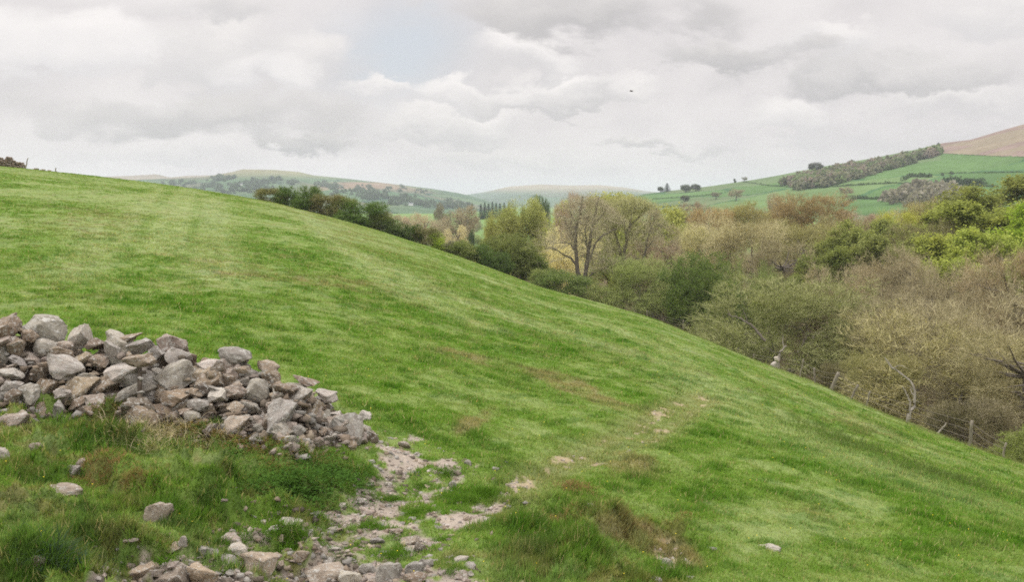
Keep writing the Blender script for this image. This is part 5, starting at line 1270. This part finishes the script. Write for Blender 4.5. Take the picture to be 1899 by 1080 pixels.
# ================================================================== fence, posts, broken wood, hilltop wall
def at_row(px, row, D=None, dadd=1.0):
    """a point of the brow, slightly beyond it, at its own ground height"""
    az, t = az_tan(px, row); D = float(np.interp(az, _ax, TD))+dadd; return az, D, t
def post_mesh(V0, V1, r0, r1, mat=M_WOOD, seg=7, bend=.02, seed=0):
    r = np.random.default_rng(seed); t = np.linspace(0, 1, seg)[:, None]; P = np.array(V0)[None]*(1-t)+np.array(V1)[None]*t
    P[1:-1] += r.normal(0, bend, (seg-2, 3)); R = np.linspace(r0, r1, seg)
    V, f = tubes(P[None], R[None], 6); n = len(V); V = np.concatenate([V, [P[-1]+(P[-1]-P[-2])*.05]])
    cap = np.array([(n-6+i, n-6+(i+1) % 6, n) for i in range(6)])
    return mesh_np('post', V, [f, cap], mat)
POSTS = [(1200, 589, 1200, 576, .05), (1267, 611, 1267, 594, .05), (1289, 622, 1296, 606, .05), (1307, 634, 1319, 622, .05), (1317, 642, 1323, 624, .05), (1345, 654, 1354, 639, .06), (1366, 666, 1369, 645, .06),
         (1396, 674, 1398, 657, .06), (1483, 701, 1490, 666, .05), (1511, 713, 1510, 683, .07), (1541, 725, 1555, 691, .13), (1580, 738, 1591, 714, .07), (1607, 751, 1614, 726, .05), (1797, 832, 1803, 781, .08), (1860, 856, 1866, 822, .05)]
fr = bpy.data.objects.new('wire_fence', None); C.objects.link(fr); az, D, t = at_row(1400, 671); fr.location = (D*math.sin(az), D*math.cos(az), t*D)
tag(fr, 'leaning wooden posts strung with wire along the lower edge of the field', 'fence')
tops = []
for i, (bx, by, tx, ty, r0) in enumerate(POSTS):
    az, D, t = at_row(bx, by); b = Vector((D*math.sin(az), D*math.cos(az), t*D)); az2, t2 = az_tan(tx, ty); T = Vector((D*math.sin(az2), D*math.cos(az2), t2*D))
    zg = float(base_z(np.array([az]), np.array([D]))[0]); b0 = b+(b-T).normalized()*.5; b0.z = min(b0.z, zg-.2)
    me = post_mesh(b0-fr.location, T-fr.location, r0, r0*.8, seed=i); obj('post', me, fr); tops.append((b, T))
for lv in (.35, .65, .92):
    V = []; P = []
    for (b, T) in tops: P.append(b.lerp(T, lv)-fr.location)
    Q = []
    for a, b in zip(P[:-1], P[1:]):
        for k in range(6): tt = k/6; q = a.lerp(b, tt); q.z -= .08*math.sin(math.pi*tt); Q.append(q)
    Q.append(P[-1]); Q = np.array([tuple(q) for q in Q]); V, f = tubes(Q[None], np.full((1, len(Q)), .012), 4)
    obj('wire', mesh_np('wire', V, [f], M_BARK), fr)
def stick(name, pts, r0, label, cat, mat=M_PALE, dadd=1.5, branches=0, seed=0):
    r = np.random.default_rng(seed); az, D, t = at_row(pts[0][0], pts[0][1], dadd=dadd); W = []
    for i, (px, row) in enumerate(pts):
        a, tt = az_tan(px, row); W.append((D*math.sin(a), D*math.cos(a)+.15*i, tt*D))
    W = np.array(W); W[0, 2] -= .3; tt = np.linspace(0, len(W)-1, 16); Q = np.stack([np.interp(tt, range(len(W)), W[:, k]) for k in range(3)], 1); Q[1:-1] += r.normal(0, r0*.25, Q[1:-1].shape)
    VV, FF = [], []; o = 0
    V, f = tubes(Q[None], np.linspace(r0, r0*.35, 16)[None], 7); VV.append(V); FF.append(f); o = len(V)
    for b in range(branches):
        k = r.integers(5, 15); e = Q[k]+r.normal(0, .4, 3)+[0, 0, .35]; B = bez(Q[k][None], e[None], np.array([0, 0, .1]), .12, 6, r)
        V, f = tubes(B, np.linspace(r0*.4, .01, 6)[None], 5); VV.append(V); FF.append(f+o); o += len(V)
    tag(obj(name, mesh_np(name, np.concatenate(VV), [np.concatenate(FF)], mat, smooth=True)), label, cat)
stick('broken_limb', [(1676, 786), (1688, 768), (1700, 755), (1704, 735), (1700, 715), (1690, 705), (1672, 690), (1655, 670)], .09, 'pale crooked broken limb leaning up from the brow', 'branch', branches=5, seed=3)
stick('broken_limb', [(1688, 768), (1690, 750), (1687, 735), (1680, 720)], .06, 'thin pale snag beside the crooked broken limb', 'branch', branches=2, seed=4)
stick('fallen_pole', [(1732, 812), (1745, 801), (1762, 788)], .07, 'short straight bleached pole lying against the brow', 'pole', branches=0, seed=5)
stick('tree_stump', [(1443, 690), (1444, 672), (1450, 655), (1461, 644)], .15, 'ragged pale hawthorn stump standing in the fence line', 'stump', branches=1, seed=6, dadd=.5)
stick('oak_limb', [(1420, 626), (1396, 606), (1376, 593), (1352, 584)], .12, 'dark bare limb reaching left out of the domed willow', 'branch', mat=M_BARK, branches=4, seed=8, dadd=-2)
# small pale rocks by the stump
for (px, row, w) in [(1436, 676, 16), (1441, 664, 10)]:
    az, D, t = at_row(px, row, dadd=.3); put_stone('block', (D*math.sin(az), D*math.cos(az), t*D-.1), w*D/F, w*D/F, w*D/F, (0, 0, 1), 'pale', 'pale stone piled against the ragged stump' if w > 12 else 'smaller pale stone on top beside the ragged stump', 'stone')
# hilltop dry stone wall remains at far left
def wall_top():
    root = bpy.data.objects.new('dry_stone_wall', None); C.objects.link(root)
    az, t = az_tan(20, 308); D = 141.; root.location = (D*math.sin(az), D*math.cos(az), t*D); tag(root, 'ruined brown dry stone wall on the hilltop at the left edge', 'wall')
    r = random.Random(2); bm = bmesh.new(); bm2 = bmesh.new()
    for px in np.arange(-60, 46, 1.1):
        top = np.interp(px, [-60, 0, 8, 18, 24, 34, 44, 46], [290, 292, 296, 291, 298, 302, 304, 308]); gr = np.interp(px, [-60, 0, 100], [301, 308, 318])
        n = int((gr+2-top)/2.6)+1
        for k in range(n):
            row = gr+1-k*2.6+r.uniform(-.6, .6); a, tt = az_tan(px+r.uniform(-1, 1), row); DD = D+r.uniform(-.3, .3)
            P = Vector((DD*math.sin(a), DD*math.cos(a), tt*DD))-root.location; s = D/F
            M = Matrix.Translation(P)@Matrix.Rotation(r.uniform(-.4, .4), 4, 'Y')@Matrix.Rotation(r.uniform(0, 3), 4, 'Z')@Matrix.Diagonal((r.uniform(2, 4)*s, r.uniform(2, 5)*s, r.uniform(1.5, 3)*s, 1))
            bmesh.ops.create_icosphere(bm, subdivisions=1, radius=.62, matrix=M)
    me = bpy.data.meshes.new('wall_face'); bm.to_mesh(me); bm.free(); me.materials.append(M_STONE); o = obj('wall_face', me, root); o.color = (.20, .15, .11, 1)
wall_top()
for (bx, by, tx, ty, lab) in [(46, 312, 52, 293, 'thin leaning post at the end of the hilltop wall'), (102, 321, 104, 311, 'short stub of a post on the hilltop right of the wall')]:
    a, t = az_tan(bx, by); a2, t2 = az_tan(tx, ty); D = 139.
    o = obj('fence_post', post_mesh((D*math.sin(a), D*math.cos(a), t*D-.3), (D*math.sin(a2), D*math.cos(a2), t2*D), .09, .06, M_WOOD)); tag(o, lab, 'post')
for i, (px, row, w) in enumerate([(67, 314, 8), (80, 316, 9), (92, 317, 6)]):
    a, t = az_tan(px, row); D = 138.; put_stone('block', (D*math.sin(a), D*math.cos(a), t*D), w*D/F, .5, .35, (0, 0, i), 'brown', ['grey stone lump on the hilltop nearest the wall', 'wider dark stone heap on the hilltop skyline', 'last small stone on the hilltop before the post stub'][i], 'stone')
# a bird, a speck in the sky
def bird():
    d = 160.; a, t = az_tan(1171, 169); bm = bmesh.new()
    body = bmesh.ops.create_uvsphere(bm, u_segments=12, v_segments=8, radius=1, matrix=Matrix.Diagonal((.30, .07, .075, 1)))
    bmesh.ops.create_uvsphere(bm, u_segments=8, v_segments=6, radius=.06, matrix=Matrix.Translation((-.32, 0, .02)))
    def pl(pts):
        vs = [bm.verts.new(p) for p in pts]; bm.faces.new(vs)
    for s in (-1, 1):
        pl([(-.15, s*.05, .03), (.10, s*.05, .03), (.12, s*.40, .16), (-.12, s*.42, .17)]); pl([(-.12, s*.42, .17), (.12, s*.40, .16), (.10, s*.78, .10)])
    pl([(.26, -.05, 0), (.26, .05, 0), (.50, .10, 0), (.50, -.10, 0)])
    me = bpy.data.meshes.new('bird'); bm.to_mesh(me); bm.free(); m, q = new_mat('feathers'); p = q.n('ShaderNodeBsdfDiffuse'); tcx = q.n('ShaderNodeTexCoord'); q.put(p.inputs[0], q.ramp(q.noise(tcx.outputs['Object'], 20, 3), [(.3, (.03, .025, .02)), (.7, (.08, .06, .05))])); finish(m, q, p.outputs[0]); me.materials.append(m)
    o = obj('bird', me, None, (d*math.sin(a), d*math.cos(a), t*d)); o.rotation_euler = (.2, 0, .3); tag(o, 'tiny dark bird flying alone against the clouds', 'bird')
bird()

# ================================================================== air
HB = 1
if HB:
    bm = bmesh.new(); bmesh.ops.create_cube(bm, size=1, matrix=Matrix.Translation((0, 0, 20))@Matrix.Diagonal((14400, 14400, 212, 1)))
    me = bpy.data.meshes.new('haze'); bm.to_mesh(me); bm.free()
    m = bpy.data.materials.new('haze'); m.use_nodes = True; m.node_tree.nodes.clear(); q = G(m.node_tree)
    v = q.n('ShaderNodeVolumePrincipled'); v.inputs['Color'].default_value = (.76, .83, .93, 1); v.inputs['Density'].default_value = .00014; v.inputs['Anisotropy'].default_value = .0
    o = q.n('ShaderNodeOutputMaterial'); m.node_tree.links.new(v.outputs[0], o.inputs['Volume']); me.materials.append(m)
    tag(obj('haze', me), 'pale blue air haze filling the valley', 'haze', kind='stuff')
